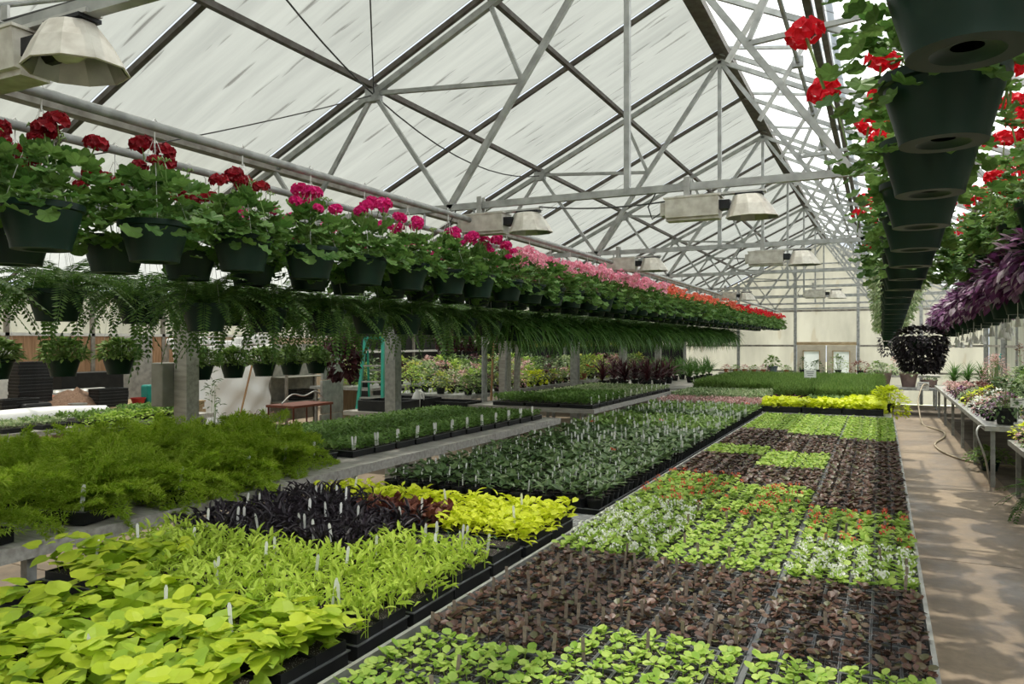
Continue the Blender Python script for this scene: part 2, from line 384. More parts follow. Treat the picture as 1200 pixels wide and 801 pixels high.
for yy in yb:
    MB().bar((XL, yy, zroof(XL) + OFF - 0.035), (XR, yy, ZR + OFF - 0.035), 0.04, 0.04).obj('glazing_bar', ['darkbar'], ceil)
    MB().bar((XR, yy, ZR + OFF - 0.035), (XE, yy, zroof(XE) + OFF - 0.035), 0.04, 0.05).obj('glazing_bar', ['truss'], ceil)
yA, yB = yb[0], YEND
tag(MB().bar((XR, yA, ZR + 0.07), (XR, yB, ZR + 0.07), 0.12, 0.06).bar((XR + 0.1, yA, ZR + 0.02), (XR + 0.1, yB, ZR + 0.02), 0.05, 0.08).obj('ridge_beam', ['darkbar'], ceil))
for k in (1, 2, 3):
    x = XR - 1.106 * k; z = zroof(x) + 0.02
    z -= 0.05 if k == 3 else 0
    MB().bar((x, yA, z), (x, yB, z), 0.10 if k == 3 else 0.045, 0.06 if k == 3 else 0.045).obj('purlin', ['beam' if k == 3 else 'darkbar'], ceil)
for k in (1, 2, 3):
    x = XR + 1.106 * k; z = zroof(x) + 0.02
    q = MB().bar((x, yA, z), (x, yB, z), 0.06, 0.05)
    if k == 1: q.bar((x + 0.09, yA, z - 0.03), (x + 0.09, yB, z - 0.03), 0.05, 0.07)
    q.obj('purlin', ['darkbar'], ceil)
for x in (XL, XE):
    MB().box(x - 0.13, x + 0.13, yA, yB, ZE + 0.0, ZE + 0.02).box(x - 0.13, x - 0.11, yA, yB, ZE + 0.02, ZE + 0.14).box(x + 0.11, x + 0.13, yA, yB, ZE + 0.02, ZE + 0.14).obj('gutter', ['galv'], ceil)
# far-bay roof beyond the shared gutter
XF, XW = -10.48, -14.9
for a, b in zip(yb[:-1], yb[1:]):
    sheet('roof_panel', 'roofbay', XF, ZR + 0.1, XL - 0.12, ZE + 0.1, a + 0.02, b - 0.02, ceil)
    sheet('roof_panel', 'roofbay', XW, ZE + 0.1, XF, ZR + 0.1, a + 0.02, b - 0.02, ceil)
    MB().bar((XF, a, ZR + 0.05), (XL, a, ZE + 0.05), 0.05, 0.05).obj('glazing_bar', ['darkbar'], ceil)
    MB().bar((XW, a, ZE + 0.05), (XF, a, ZR + 0.05), 0.05, 0.05).obj('glazing_bar', ['darkbar'], ceil)

# ---- open ridge vent on the far slope of the ridge
v = thing('ridge_vent', 'long open ridge vent flap of clear sheets propped up beside the ridge', 'vent', (XR, 0, ZR + 0.13))
VS = 0.16
for a, b in zip(yb[:-1], yb[1:]):
    sheet('vent_panel', 'roofclean', 0.06, -0.01, 1.2, -VS * 1.2, a + 0.02, b - 0.02, v)
    MB().bar((0.05, a, -0.03), (1.2, a, -VS * 1.2 - 0.02), 0.035, 0.03).obj('vent_bar', ['truss'], v)
MB().bar((1.2, yA, -VS * 1.2 - 0.02), (1.2, yB, -VS * 1.2 - 0.02), 0.05, 0.05).obj('vent_edge_rail', ['darkbar'], v)
sh = thing('vent_shaft', 'thin dark turning shaft with bright rack arms below the open vent', 'shaft', (-0.72, 0, H + 2.70))
MB().tube([(0, yA, 0), (0, yB, 0)], 0.02, 8).obj('shaft_pipe', ['galv'], sh)
for yy in [2.6 + 1.735 * k for k in range(14)]:
    a = Vector((0.14, yy, -0.28)); b = Vector((0.24, yy, 0.33 + 0.0))
    MB().bar((-0.36, yy, -0.52), (0.22, yy, 0.42), 0.03, 0.04).obj('rack_arm', ['alu'], sh)
    MB().box(-0.05, 0.05, yy - 0.03, yy + 0.03, -0.05, 0.05).obj('pinion_bracket', ['galv'], sh)

# ---- trusses
def truss(i, yy):
    t = thing('roof_truss', 'galvanised steel roof truss, %s one along the house from where one stands' % nth(i + 1), 'truss', (XR, yy, ZE))
    P = {}
    zz = lambda x: (3.2 - SL * abs(x)) - 1.07 - 0.04
    for s in (-1, 1):
        MB().bar((s * 4.43, 0, zz(4.43)), (0, 0, zz(0)), 0.045, 0.05).obj('top_chord', ['truss'], t)
        A = (s * 1.475, 0, 0); B = (s * 2.95, 0, 0)
        P1 = (s * 2.212, 0, zz(2.212)); P2 = (s * 1.106, 0, zz(1.106)); P3 = (s * 3.318, 0, zz(3.318)); MD = (s * 0.83, 0, zz(0) * 0.44)
        MB().bar(A, (0, 0, zz(0)), 0.04, 0.045).obj('long_web', ['truss'], t)
        for a, b in ((A, P1), (P1, B), (B, P3), (P1, MD), (MD, P2)):
            MB().bar(a, b, 0.03, 0.034).obj('web', ['truss'], t)
        MB().box(P1[0] - 0.07, P1[0] + 0.07, -0.03, 0.03, P1[2] - 0.07, P1[2] + 0.04).obj('gusset', ['galv'], t)
    MB().bar((0, 0, 0), (0, 0, zz(0)), 0.04, 0.045).obj('king_post', ['truss'], t)
    MB().bar((-4.43, 0, 0), (4.43, 0, 0), 0.04, 0.05).obj('bottom_chord', ['truss'], t)
for i, yy in enumerate(YT): truss(i, yy)
# eave posts between the bays
for i, yy in enumerate(YT[:-1]):
    p = MB().box(-0.085, 0.085, -0.075, 0.075, 0, ZE).box(-0.12, 0.12, -0.1, 0.1, ZE - 0.02, ZE)
    tag(p.obj('support_post', ['wood' if i in (0, 1, 3) else 'galv'], None, (XL, yy, 0)), 'square grey post under the valley gutter between the bays, %s along the row' % nth(i + 1), 'post')
for i, yy in enumerate(YT[3:]):
    tag(MB().box(-0.05, 0.05, -0.05, 0.05, 0, ZE).obj('support_post', ['galv'], None, (XE - 0.04, yy - 0.12, 0)), 'grey steel wall post on the path side, %s from the far corner' % nth(5 - i), 'post')
# wire braces crossing the roof plane
def cable(name, pts, r, mat, label, cat='cable', n=5):
    return tag(MB().tube(pts, r, n).obj(name, [mat], smooth=True), label, cat)
def sag(a, b, s, n=10):
    a = Vector(a); b = Vector(b)
    return [a.lerp(b, k / n) - Vector((0, 0, s * 4 * (k / n) * (1 - k / n))) for k in range(n + 1)]

# ---- end wall
wb = tag(put('wall_back', None, None, (0, YEND + 0.06, 0)), kind='structure')
cols = [-14.9, -12.7, -10.48, -8.3, -6.06, -4.27, -2.486, -0.637, 1.1, 2.79]
zl = [0.0, 0.95, 1.78, 2.90]
zfar = lambda x: ZR + 0.05 - SL * abs(x + 10.48)
def wpanel(x0, x1, z0, z1, z2=None, mat='wallpc'):
    z2 = z1 if z2 is None else z2
    return MB().add([(x0, 0, z0), (x1, 0, z0), (x1, 0, z2), (x0, 0, z1), (x0, 0.01, z0), (x1, 0.01, z0), (x1, 0.01, z2), (x0, 0.01, z1)], BOXF).obj('wall_panel', [mat], wb)
for a, b in zip(cols[:-1], cols[1:]):
    dr = abs(a + 2.486) < 0.01
    for z0, z1 in zip(zl[:-1], zl[1:]):
        if dr and z1 < 1.9: continue
        wpanel(a + 0.02, b - 0.02, z0 + 0.01, z1 - 0.01, None, 'black' if a < -8 and z1 < 1.9 else 'wallpc')  # black panels stand in for a dark opening, its shade put into the colour
    if a >= -6.1:
        if a < XR < b:
            wpanel(a + 0.02, XR, 2.92, zroof(a) + 0.05, ZR + 0.05); wpanel(XR, b - 0.02, 2.92, ZR + 0.05, zroof(b) + 0.05)
        else: wpanel(a + 0.02, b - 0.02, 2.92, zroof(a) + 0.05, zroof(b) + 0.05)
    else: wpanel(a + 0.02, b - 0.02, 2.92, zfar(a), zfar(b))
for x in cols:
    MB().box(x - 0.045, x + 0.045, -0.09, -0.0, 0, max(zroof(x), 3.0) if x > -6.2 else zfar(x)).obj('mullion', ['galv'], wb)
for z in (0.95, 1.78, 2.90):
    for (a, b) in ((-14.9, -2.486), (-0.637, 2.79)) if z < 2 else ((-14.9, 2.79),):
        MB().box(a, b, -0.05, -0.0, z - 0.03, z + 0.03).obj('wall_rail', ['beam'], wb)
for z in (3.4, 3.9, 4.4):
    wd = (ZR - z) / SL
    MB().box(XR - wd + 0.1, XR + wd - 0.1, -0.04, 0, z - 0.02, z + 0.02).obj('wall_rail', ['truss'], wb)
MB().box(-2.5, -0.6, -0.07, 0, 1.80, 1.90).obj('door_header', ['pine'], wb)
for i, (a, b) in enumerate(((-2.43, -1.57), (-1.55, -0.69))):
    d = tag(put('door_%d' % (i + 1), None, None, (a, YEND - 0.02, 0)), kind='structure'); w = b - a
    q = MB().box(0, 0.2, 0, 0.045, 0.02, 1.79).box(w - 0.2, w, 0, 0.045, 0.02, 1.79).box(0.2, w - 0.2, 0, 0.045, 1.6, 1.79).box(0.2, w - 0.2, 0, 0.045, 0.02, 0.75)
    q.obj('door_frame', ['doorw'], d)
    box_obj('door_pane', 'doorpane', 0.2, w - 0.2, 0.015, 0.03, 0.75, 1.6, d)
    MB().box(0.17, 0.2, -0.012, 0.0, 0.72, 1.63).box(w - 0.2, w - 0.17, -0.012, 0, 0.72, 1.63).box(0.2, w - 0.2, -0.012, 0, 1.6, 1.63).box(0.2, w - 0.2, -0.012, 0, 0.72, 0.75).obj('pane_trim', ['pine'], d)
    MB().box(0.05 if i else w - 0.1, 0.1 if i else w - 0.05, -0.05, 0, 0.95, 1.0).obj('door_handle', ['galv'], d)
# ---- side wall on the path side
wr = tag(put('wall_right', None, None, (XE + 0.06, 0, 0)), kind='structure')
for a, b in zip(yb[:-1], yb[1:]):
    for z0, z1 in ((0, 0.9), (0.92, 1.78), (1.8, 2.96)):
        box_obj('wall_panel', 'wallpc', 0, 0.01, a + 0.02, b - 0.02, z0, z1, wr)
    MB().box(-0.05, 0, a - 0.03, a + 0.03, 0, 3.0).obj('mullion', ['galv'], wr)
for z in (0.9, 1.79, 2.95): MB().box(-0.06, 0, yA, yB, z - 0.03, z + 0.03).obj('wall_rail', ['beam'], wr)
# ---- side wall of the far bay: boards below, translucent above
wl_ = tag(put('wall_left', None, None, (-14.85, 0, 0)), kind='structure')
ya = 4.0; k = 0
while ya < 18.4:
    wd = U(0.20, 0.30); box_obj('plank', 'cedar' if ya < 13.6 else 'ply', 0, 0.022 + 0.008 * (k % 2), ya, ya + wd - 0.008, 0, 2.02, wl_); k += 1
    ya += wd
box_obj('wall_panel', 'wallpc', -0.03, -0.01, YBACK, 3.98, 0, 2.95, wl_)
for a, b in zip(yb[:-1], yb[1:]):
    if b < 4: continue
    box_obj('wall_panel', 'wallpc', -0.03, -0.02, a + 0.02, b - 0.02, 2.06 if a < 18 else 2.4, 2.95, wl_)
    if a >= 17.3: box_obj('wall_panel', 'black', -0.03, -0.02, a + 0.02, b - 0.02, 0, 2.38, wl_)  # black sheet in place of a dark doorway, shade painted as colour
    MB().box(-0.02, 0.05, a - 0.04, a + 0.04, 0, 2.95).obj('mullion', ['beam'], wl_)
MB().box(-0.02, 0.05, 4.0, 18.4, 2.02, 2.08).obj('wall_rail', ['white'], wl_)
MB().box(-0.02, 0.06, 18.4, yB, 1.55, 1.62).obj('wall_rail', ['white'], wl_)
# wall behind the viewer
ww = tag(put('wall_front', None, None, (0, YBACK + 0.6, 0)), kind='structure')
for a, b in zip(cols[:-1], cols[1:]): box_obj('wall_panel', 'wallpc', a + 0.02, b - 0.02, 0, 0.01, 0, 5.0 if a < -3 else 4.0, ww)

# ================================================================ LAMPS
def lamp_proto():
    t = put('grow_lamp', None)
    # ballast housing, x from -0.36 to 0.02
    MB().add([(-0.36, -0.07, 0.02), (0.0, -0.07, 0.02), (0.0, 0.07, 0.02), (-0.36, 0.07, 0.02), (-0.36, -0.08, 0.15), (0.0, -0.08, 0.15), (0.0, 0.08, 0.15), (-0.36, 0.08, 0.15)], BOXF)\
        .box(-0.40, -0.36, -0.05, 0.05, 0.04, 0.13).box(-0.36, 0.0, -0.05, 0.05, 0.0, 0.02).box(-0.37, 0.01, -0.085, 0.085, 0.15, 0.16).obj('ballast_box', ['lampw'], t)
    box_obj('dark_vent', 'black', 0.0, 0.07, -0.05, 0.05, 0.06, 0.12, t)
    # faceted reflector
    n = 10; rim = []; mid = []; top = []
    for k in range(n):
        a = 2 * math.pi * (k + 0.5) / n; cx = 0.21
        rim.append((cx + 0.175 * math.cos(a), 0.15 * math.sin(a), -0.005)); mid.append((cx - 0.01 + 0.135 * math.cos(a), 0.115 * math.sin(a), 0.075)); top.append((cx - 0.03 + 0.095 * math.cos(a), 0.07 * math.sin(a), 0.145))
    V = rim + mid + top; F = []
    for k in range(n):
        k2 = (k + 1) % n; F += [(k, k2, n + k2, n + k), (n + k, n + k2, 2 * n + k2, 2 * n + k)]
    F.append(tuple(2 * n + k for k in range(n)))
    me = mk_mesh('reflector', V, F, ['lampw']); r = put('reflector', me, t)
    so = r.modifiers.new('shell', 'SOLIDIFY'); so.thickness = 0.006
    Vi = [(0.21 + (p[0] - 0.21) * 0.93, p[1] * 0.93, p[2] - 0.002) for p in V]
    put('reflector_lining', mk_mesh('reflector_lining', Vi, [tuple(reversed(f)) for f in F], ['lampin']), t)
    MB().tube([(0.07, 0, 0.07), (0.12, 0, 0.07)], 0.035, 10, 0).obj('socket', ['black'], t)
    MB().tube([(0.11, 0, 0.07), (0.14, 0, 0.07), (0.20, 0, 0.07), (0.27, 0, 0.07), (0.29, 0, 0.07)], [0.022, 0.04, 0.045, 0.03, 0.01], 10).obj('bulb', ['glassbulb'], t, smooth=True)
    MB().box(-0.30, 0.30, -0.03, 0.03, 0.16, 0.175).box(-0.24, -0.20, -0.035, -0.025, 0.16, 0.30).box(-0.24, -0.20, 0.025, 0.035, 0.16, 0.30).box(-0.24, -0.2, -0.035, 0.035, 0.23, 0.235).obj('mounting_bracket', ['alu'], t)
    MB().box(0.10, 0.28, -0.04, 0.04, 0.147, 0.16).tube([(0.12, 0, 0.165), (0.26, 0, 0.165)], 0.008, 6).obj('clip_strip', ['black'], t)
    MB().tube([(-0.39, 0, 0.08), (-0.47, 0, 0.03), (-0.5, 0, 0.12), (-0.44, 0, 0.22), (-0.2, 0.02, 0.24), (0.2, 0.02, 0.235)], 0.006, 5).obj('cord', ['cable'], t, smooth=True)
    return t
def kids(o): return [c for c in o.children]
def copy_tree(o, parent=None):
    c = o.copy(); COL.objects.link(c); c.parent = parent
    for ch in CH.get(o.name, ()): copy_tree(ch, c)
    return c
CH = {}
def remember(o):
    CH[o.name] = list(o.children)
    for c in o.children: remember(c)
lp = lamp_proto(); remember(lp)
lamps = [(-2.56, YT[0], 'weathered grow lamp on the first truss, its reflector open to the viewer'),
         (-2.60, YT[1], 'grow lamp above the magenta geraniums on the second truss'),
         (-0.98, YT[1], 'grow lamp on the second truss near the king post, brightest reflector'),
         (-2.60, YT[2], 'grow lamp above the pink geraniums on the third truss'),
         (-0.95, YT[2], 'grow lamp on the third truss, nearer the ridge'),
         (-2.60, YT[4], 'small grow lamp far down the house above the coral geraniums'),
         (-0.95, YT[4], 'small grow lamp far down the house below the ridge')]
for i, (x, yy, lb) in enumerate(lamps):
    o = lp if i == 0 else copy_tree(lp)
    o.location = (x, yy - (0.0), ZE - 0.235 + (0.05 if i == 0 else 0)); tag(o, lb, 'lamp', 'grow lamps under the trusses')
# the first truss carries the lamp a little lower
# cables
P1w = lambda yy: (XR - 2.212, yy, zroof(XR - 2.212) - 0.05)
cable('power_cable', sag((XR - 1.2, 1.9, H + 2.5), P1w(5.25), 0.12), 0.007, 'cable', 'thin black cable drooping from the roof to the second truss joint')
cable('power_cable', sag(P1w(5.25), P1w(8.72), 0.22), 0.007, 'cable', 'thin black cable drooping between the second and third truss joints')
cable('power_cable', sag((-4.6, 3.1, H + 1.16), P1w(5.25), 0.03), 0.005, 'cable', 'thin black cable rising from the geranium rails to the truss joint')
cable('power_cable', sag((-2.3, 5.2, ZE - 0.06), (-1.3, 5.22, ZE - 0.09), 0.03), 0.006, 'cable', 'black lamp cord slung along the second truss chord')
cable('hanging_chain', [(-2.9, 3.9, H + 3.4 - 0.9), P1w(5.25)], 0.006, 'cable', 'thin dark pull wire meeting the second truss joint')
hc = [Vector((-1.93, 2.6, H + 2.2)) + Vector((0.11 * math.cos(a), 0.02, 0.0 + 0.17 * math.sin(a) * (1.0))) for a in np.linspace(math.pi * 0.98, math.pi * 2.02, 12)]
cable('cable_loop', [hc[0] + Vector((0.0, 0, 0.5))] + hc + [hc[-1] + Vector((0, 0, 0.5))], 0.011, 'galv', 'grey cable hanging in a loop below the roof')
cable('lamp_cord', sag((-3.3, 1.4, H + 1.15), (-2.0, 3.4, H + 2.1), 0.05), 0.012, 'galv', 'grey cable rising from the weathered lamp to the roof')

# ================================================================ HANGING RAILS
def rail(x, z, ya_, yb_, label, r=0.021):
    t = thing('hanging_rail', label, 'pipe', (x, ya_, z))
    MB().tube([(0, 0, 0), (0, yb_ - ya_, 0)], r, 10).obj('pipe', ['galv'], t, smooth=True)
    for yy in YT:
        if ya_ < yy < yb_: MB().box(-0.004, 0.004, yy - ya_ - 0.012, yy - ya_ + 0.012, 0, ZE - z + 0.03).obj('drop_strap', ['galv'], t)
    return t
RA, RB_ = H + 0.95, H + 0.93
rail(-2.88, RA, 0.4, 25.5, 'galvanised pipe carrying the front row of geranium baskets')
rail(-3.34, RB_, 0.4, 25.5, 'galvanised pipe carrying the second row of geranium baskets')
rail(-4.2, H + 0.97, 0.4, 20.0, 'galvanised pipe carrying the fern baskets', 0.018)
rail(-4.95, H + 0.97, 0.4, 18.0, 'galvanised pipe carrying the inner fern baskets', 0.018)
rail(0.15, H + 1.12, 0.2, 14.5, 'galvanised pipe carrying the red geraniums above the path edge')
rail(0.72, H + 1.12, 0.2, 14.5, 'galvanised pipe carrying the red geraniums above the path middle')
rail(0.98, H + 1.10, 2.0, 14.5, 'galvanised pipe carrying the purple foliage baskets')

# ================================================================ POTS AND FOLIAGE
def pot_mesh(name, R, h, mat='pot', taper=0.72, lip=True, soil=True):
    q = MB(); r = R * taper
    if h > 0.1 and mat == 'pot':
        q.lathe([(0.028, 0.012), (r * 0.55, 0.006), (r * 0.62, 0.0), (r, 0.0), (r * 1.03, h * 0.12), (R * 0.95, h * 0.72), (R * 0.955, h * 0.74), (R * 0.975, h * 0.84), (R * 1.06, h * 0.865), (R * 1.065, h), (R * 0.97, h), (R * 0.93, h * 0.8)], 28)
        q.disc(0.028, 0.05, 12)
    else:
        q.disc(r, 0.0, 14); q.f[-1] = tuple(reversed(q.f[-1]))
        q.lathe([(r, 0), (R * 0.96, h * 0.85), (R * 1.03, h * 0.86), (R * 1.03, h), (R * 0.95, h), (R * 0.92, h * 0.85)], 14)
    if soil: q.disc(R * 0.93, h * 0.86, 20, 1)
    return q.mesh(name, [mat, 'soil'], smooth='auto')
POT = pot_mesh('pot', 0.142, 0.175)
POTS = pot_mesh('pot', 0.128, 0.155)
def hanger_mesh(R, h, rise):
    q = MB()
    for k in range(4):
        a = math.pi / 4 + k * math.pi / 2
        q.tube([(R * math.cos(a), R * math.sin(a), h), (0.006 * math.cos(a), 0.006 * math.sin(a), rise - 0.06)], 0.0014, 3, cap=False)
    q.tube([(0, 0, rise - 0.07), (0, 0, rise - 0.01), (0.014, 0, rise + 0.018), (0, 0, rise + 0.034), (-0.016, 0, rise + 0.02)], 0.003, 4)
    return q.mesh('hanger', ['wire'])
HG = {}
def hanger(R, h, rise):
    k = (round(R, 3), round(h, 3), round(rise, 2))
    if k not in HG: HG[k] = hanger_mesh(*k)
    return HG[k]

def dome(k, R, Hh, lo=0.0, rpow=0.5):
    """k points on and inside a dome of radius R, height Hh: positions, outward azimuth, elevation 0..1"""
    a = rnd(k, 0, 2 * math.pi); e = rnd(k, lo, 1.0); q = rnd(k, 0.72, 1.0)
    th = e * math.pi / 2
    return np.stack([R * q * np.cos(th) * np.cos(a), R * q * np.cos(th) * np.sin(a), Hh * q * np.sin(th)], 1), a, e
def dome_foliage(name, T, k, R, Hh, size, mats, lo=-0.35, jit=0.5, stems=True, base=(0, 0, 0)):
    fb = FB(); p, a, e = dome(k, R, Hh, lo); p = p + np.array(base)
    pitch = (e - 0.35) * 0.9 + rnd(k, -jit, jit)
    fb.add(place(T, p, a - math.pi / 2 + rnd(k, -0.8, 0.8), pitch, rnd(k, -0.5, 0.5), rnd(k, size * 0.7, size * 1.2)), 0)
    if stems:
        mb = MB()
        for i in range(0, k, 5):
            mb.tube([(p[i][0] * 0.2, p[i][1] * 0.2, base[2] - 0.02), tuple(p[i])], 0.0022, 3, cap=False)
        fb.mb(mb, len(mats) - 1)
    return fb.mesh(name, mats)

# ---- geranium pieces
LEAFM = [mk_mesh('leaf', TR[0] * s, TR[1], ['gleaf']) for s in (0.066, 0.08, 0.095)]
LEAFS = [mk_mesh('leaf', TR[0] * s, TR[1], ['gleaf']) for s in (0.045, 0.057, 0.07)]
GF = [dome_foliage('foliage', TR, 230, 0.265, 0.22, 0.075, ['gleaf', 'gstem'], -0.3, 0.45) for _ in range(4)]
GI = [dome_foliage('inner_foliage', TR, 60, 0.18, 0.13, 0.07, ['gleaf', 'gstem'], -0.2, 0.6) for _ in range(3)]
def head_mesh(mat, R, stalk, name='flower_head'):
    fb = FB(); V, F = T_petalball(22, NR); fb.add((V * R * np.array([1, 1, 0.85]) + np.array([0, 0, stalk]), F), 0)
    mb = MB().tube([(0, 0, 0), (0.012, 0.006, stalk * 0.5), (0, 0, stalk - R * 0.3)], 0.0028, 4, cap=False)
    fb.mb(mb, 1); return fb.mesh(name, [mat, 'gstem'])
def bud_mesh():
    fb = FB(); mb = MB().tube([(0, 0, 0), (0.01, 0, 0.11)], 0.0022, 4)
    for k in range(5):
        a = k * 1.26; mb.tube([(0.01, 0, 0.11), (0.01 + 0.02 * math.cos(a), 0.02 * math.sin(a), 0.125), (0.01 + 0.026 * math.cos(a), 0.026 * math.sin(a), 0.115)], [0.001, 0.004, 0.002], 4)
    fb.mb(mb, 0); return fb.mesh('bud_cluster', ['gstem'])
BUD = bud_mesh()
HEADS = {m: [head_mesh(m, r, s) for r, s in ((0.042, 0.15), (0.05, 0.19), (0.034, 0.12))] for m in ('f_crimson', 'f_magenta', 'f_pink', 'f_coral', 'f_red')}
def blossoms(mat, n, spread=0.25, seed=0):
    fb = FB(); mb = MB()
    for _ in range(n):
        a = U(0, 6.28); r = spread * math.sqrt(U(0, 1)); z = U(0.22, 0.36) - r * 0.4
        V, F = T_petalball(9, NR); R = U(0.032, 0.05)
        c = np.array([r * math.cos(a), r * math.sin(a), z]); fb.add((V * R + c, F), 0)
        mb.tube([(c[0] * 0.7, c[1] * 0.7, 0.08), tuple(c)], 0.002, 3, cap=False)
    fb.mb(mb, 1); return fb.mesh('blossoms', [mat, 'gstem'])
BLOS = {m: [blossoms(m, n) for _ in range(2)] for m, n in (('f_magenta', 8), ('f_pink', 34), ('f_coral', 22), ('f_red', 20))}

def leaf_objs(parent, k, R, Hh, z0, lo=-0.3, side=None, meshes=None, name='leaf', jit=0.45):
    p, a, e = dome(k, R, Hh, lo)
    for i in range(k):
        q = Euler(((e[i] - 0.35) * 0.9 + U(-jit, jit), U(-0.5, 0.5), a[i] - math.pi / 2 + U(-0.7, 0.7)), 'YXZ')
        o = put(name, random.choice(meshes or LEAFM), parent, (p[i][0], p[i][1], p[i][2] + z0)); o.rotation_euler = q.to_matrix().to_euler()
def geranium(label, x, y, zb, zrail, colour, near, nfl, group, R=0.255, lm=None, fr=0.2):
    t = thing('geranium_basket', label, 'hanging basket', (x, y, zb), U(0, 6.28), group)
    put('pot', POT, t); put('hanger', hanger(0.14, 0.17, zrail - zb), t, None, (0, 0, U(0, 1.5)))
    rs = U(0.9, 1.1)
    if near:
        put('inner_foliage', random.choice(GI), t, (0, 0, 0.15))
        leaf_objs(t, 128, R * rs, 0.21, 0.17, -0.22, None, lm)
        for _ in range(nfl):
            a = U(0, 6.28); r = U(0.02, fr)
            o = put('flower_head', random.choice(HEADS[colour]), t, (r * math.cos(a), r * math.sin(a), 0.345 - r * 0.5)); o.rotation_euler = (U(-0.35, 0.35), U(-0.35, 0.35), U(0, 6)); o.scale = [U(0.85, 1.15) * (1.35 if lm else 1)] * 3
        for _ in range(4):
            a = U(0, 6.28); r = U(0.02, 0.18); put('bud_cluster', BUD, t, (r * math.cos(a), r * math.sin(a), 0.36 - r * 0.4), (U(-0.3, 0.3), U(-0.3, 0.3), 0))
    else:
        f = put('foliage', random.choice(GF), t, (0, 0, 0.155), (0, 0, U(0, 6)), rs); tag(f, kind='stuff')
        if nfl: tag(put('blossoms', random.choice(BLOS[colour]), t, (0, 0, 0.16), (0, 0, U(0, 6)), U(0.95, 1.1)), kind='stuff')
    return t
def lcol(y):
    if y < 2.95: return 'f_crimson', 'deep crimson', 8
    if y < 6.3: return 'f_magenta', 'magenta', 7
    if y < 10.7: return 'f_pink', 'pale pink', 12
    if y < 16.5: return 'f_coral', 'coral', 9
    return ('f_red', 'red', 8)
ZB = H + 0.352
n = 0
for k in range(47):
    y = 1.33 + 0.5 * k; c, w, nf = lcol(y); n += 1
    geranium('hanging basket of %s geraniums, front row, %s from the near end' % (w, nth(n)), -2.88 + U(-.02, .02), y, ZB, RA, c, y < 6.2, nf, 'front row of geranium baskets')
n = 0
for k in range(50):
    y = 1.55 + 0.46 * k; c, w, nf = lcol(y); n += 1
    geranium('hanging basket of %s geraniums, second row, %s from the near end' % (w, nth(n)), -3.36 + U(-.03, .03), y, ZB - 0.02, RB_, c, y < 3.6, nf if y < 6 else nf - 2, 'second row of geranium baskets')
# path side
n = 0
for k in range(8):
    y = 1.62 + 0.6 * k; n += 1
    geranium('hanging basket of scarlet geraniums over the path edge, %s from the near end' % nth(n), 0.143, y, H + 0.53 - 0.025 * k, H + 1.12, 'f_red', y < 4.8, 10, 'scarlet geranium baskets over the path edge', 0.27, LEAFS, 0.33)
n = 0
for k in range(10):
    y = 1.9 + 0.6 * k; n += 1
    geranium('hanging basket of scarlet geraniums over the path middle, %s from the near end' % nth(n), 0.72, y, H + 0.56 - 0.02 * k, H + 1.12, 'f_red', y < 4.4, 10, 'scarlet geranium baskets over the path middle', 0.29, LEAFS, 0.34)
# trailing variegated baskets beyond them
def trailing(name, T, k, R, up, down, size, mats, dens=1.4):
    fb = FB(); a = rnd(k, 0, 6.283); u = NR.rand(k) ** dens
    zz = up - u * (up + down); rr = R * np.sqrt(np.clip(1 - ((zz - 0) / np.where(zz > 0, up, down * 1.25)) ** 2, 0.05, 1)) * rnd(k, 0.75, 1.05)
    p = np.stack([rr * np.cos(a), rr * np.sin(a), zz], 1)
    fb.add(place(T, p, a - math.pi / 2 + rnd(k, -0.6, 0.6), np.where(zz > up * 0.4, 0.3, -0.6) + rnd(k, -0.5, 0.5), rnd(k, -0.5, 0.5), rnd(k, size * 0.7, size * 1.2)), 0)
    mb = MB()
    for i in range(16):
        b = 6.283 * i / 16; mb.tube([(R * 0.4 * math.cos(b), R * 0.4 * math.sin(b), 0), (R * 0.9 * math.cos(b), R * 0.9 * math.sin(b), 0.03 * (i % 3)), (R * 0.85 * math.cos(b), R * 0.85 * math.sin(b), -down * U(0.5, 0.95))], 0.002, 3, cap=False)
    fb.mb(mb, len(mats) - 1); return fb.mesh(name, mats)
IVY = [trailing('foliage', TO, 420, 0.25, 0.18, 0.06, 0.05, ['pale', 'gstem'], 1.0) for _ in range(2)]
n = 0
for k in range(14):
    y = 6.35 + 0.52 * k; n += 1
    t = thing('ivy_basket', 'hanging basket of trailing variegated foliage over the path edge, %s beyond the scarlet geraniums' % nth(n), 'hanging basket', (0.13, y, H + 0.385 - 0.028 * k), U(0, 6), 'variegated baskets over the path edge')
    put('pot', POT, t); put('hanger', hanger(0.14, 0.17, 0.73 + 0.028 * k), t)
    tag(put('foliage', random.choice(IVY), t, (0, 0, 0.17), (0, 0, U(0, 6)), (0.9, 0.9, 1)), kind='stuff')
# purple baskets
PUR = [trailing('foliage', TO, 560, 0.27, 0.26, 0.04, 0.078, ['purple', 'purple'], 0.8) for _ in range(3)]
WTM = MB().lathe([(0.003, 0.0), (0.003, 0.05), (0.006, 0.05), (0.017, 0.0)], 8).tube([(0, 0, 0.05), (0, 0, 0.12)], 0.0018, 4).mesh('drip_weight', ['tag'])
n = 0
for k in range(12):
    y = 4.55 + 0.62 * k; n += 1
    zb_ = H + 0.20 - 0.012 * k
    t = thing('purple_basket', 'hanging basket of purple and silver wandering foliage, %s along its row above the path' % nth(n), 'hanging basket', (0.82, y, zb_), U(0, 6), 'purple foliage baskets')
    put('pot', POTS, t); put('hanger', hanger(0.13, 0.15, H + 1.10 - zb_), t)
    tag(put('foliage', random.choice(PUR), t, (0, 0, 0.15), (0, 0, U(0, 6))), kind='stuff')
    for j in range(3): put('drip_weight', WTM, t, (U(-.12, .12), U(-.12, .12), -U(0.10, 0.16)), None, U(1.0, 1.5))
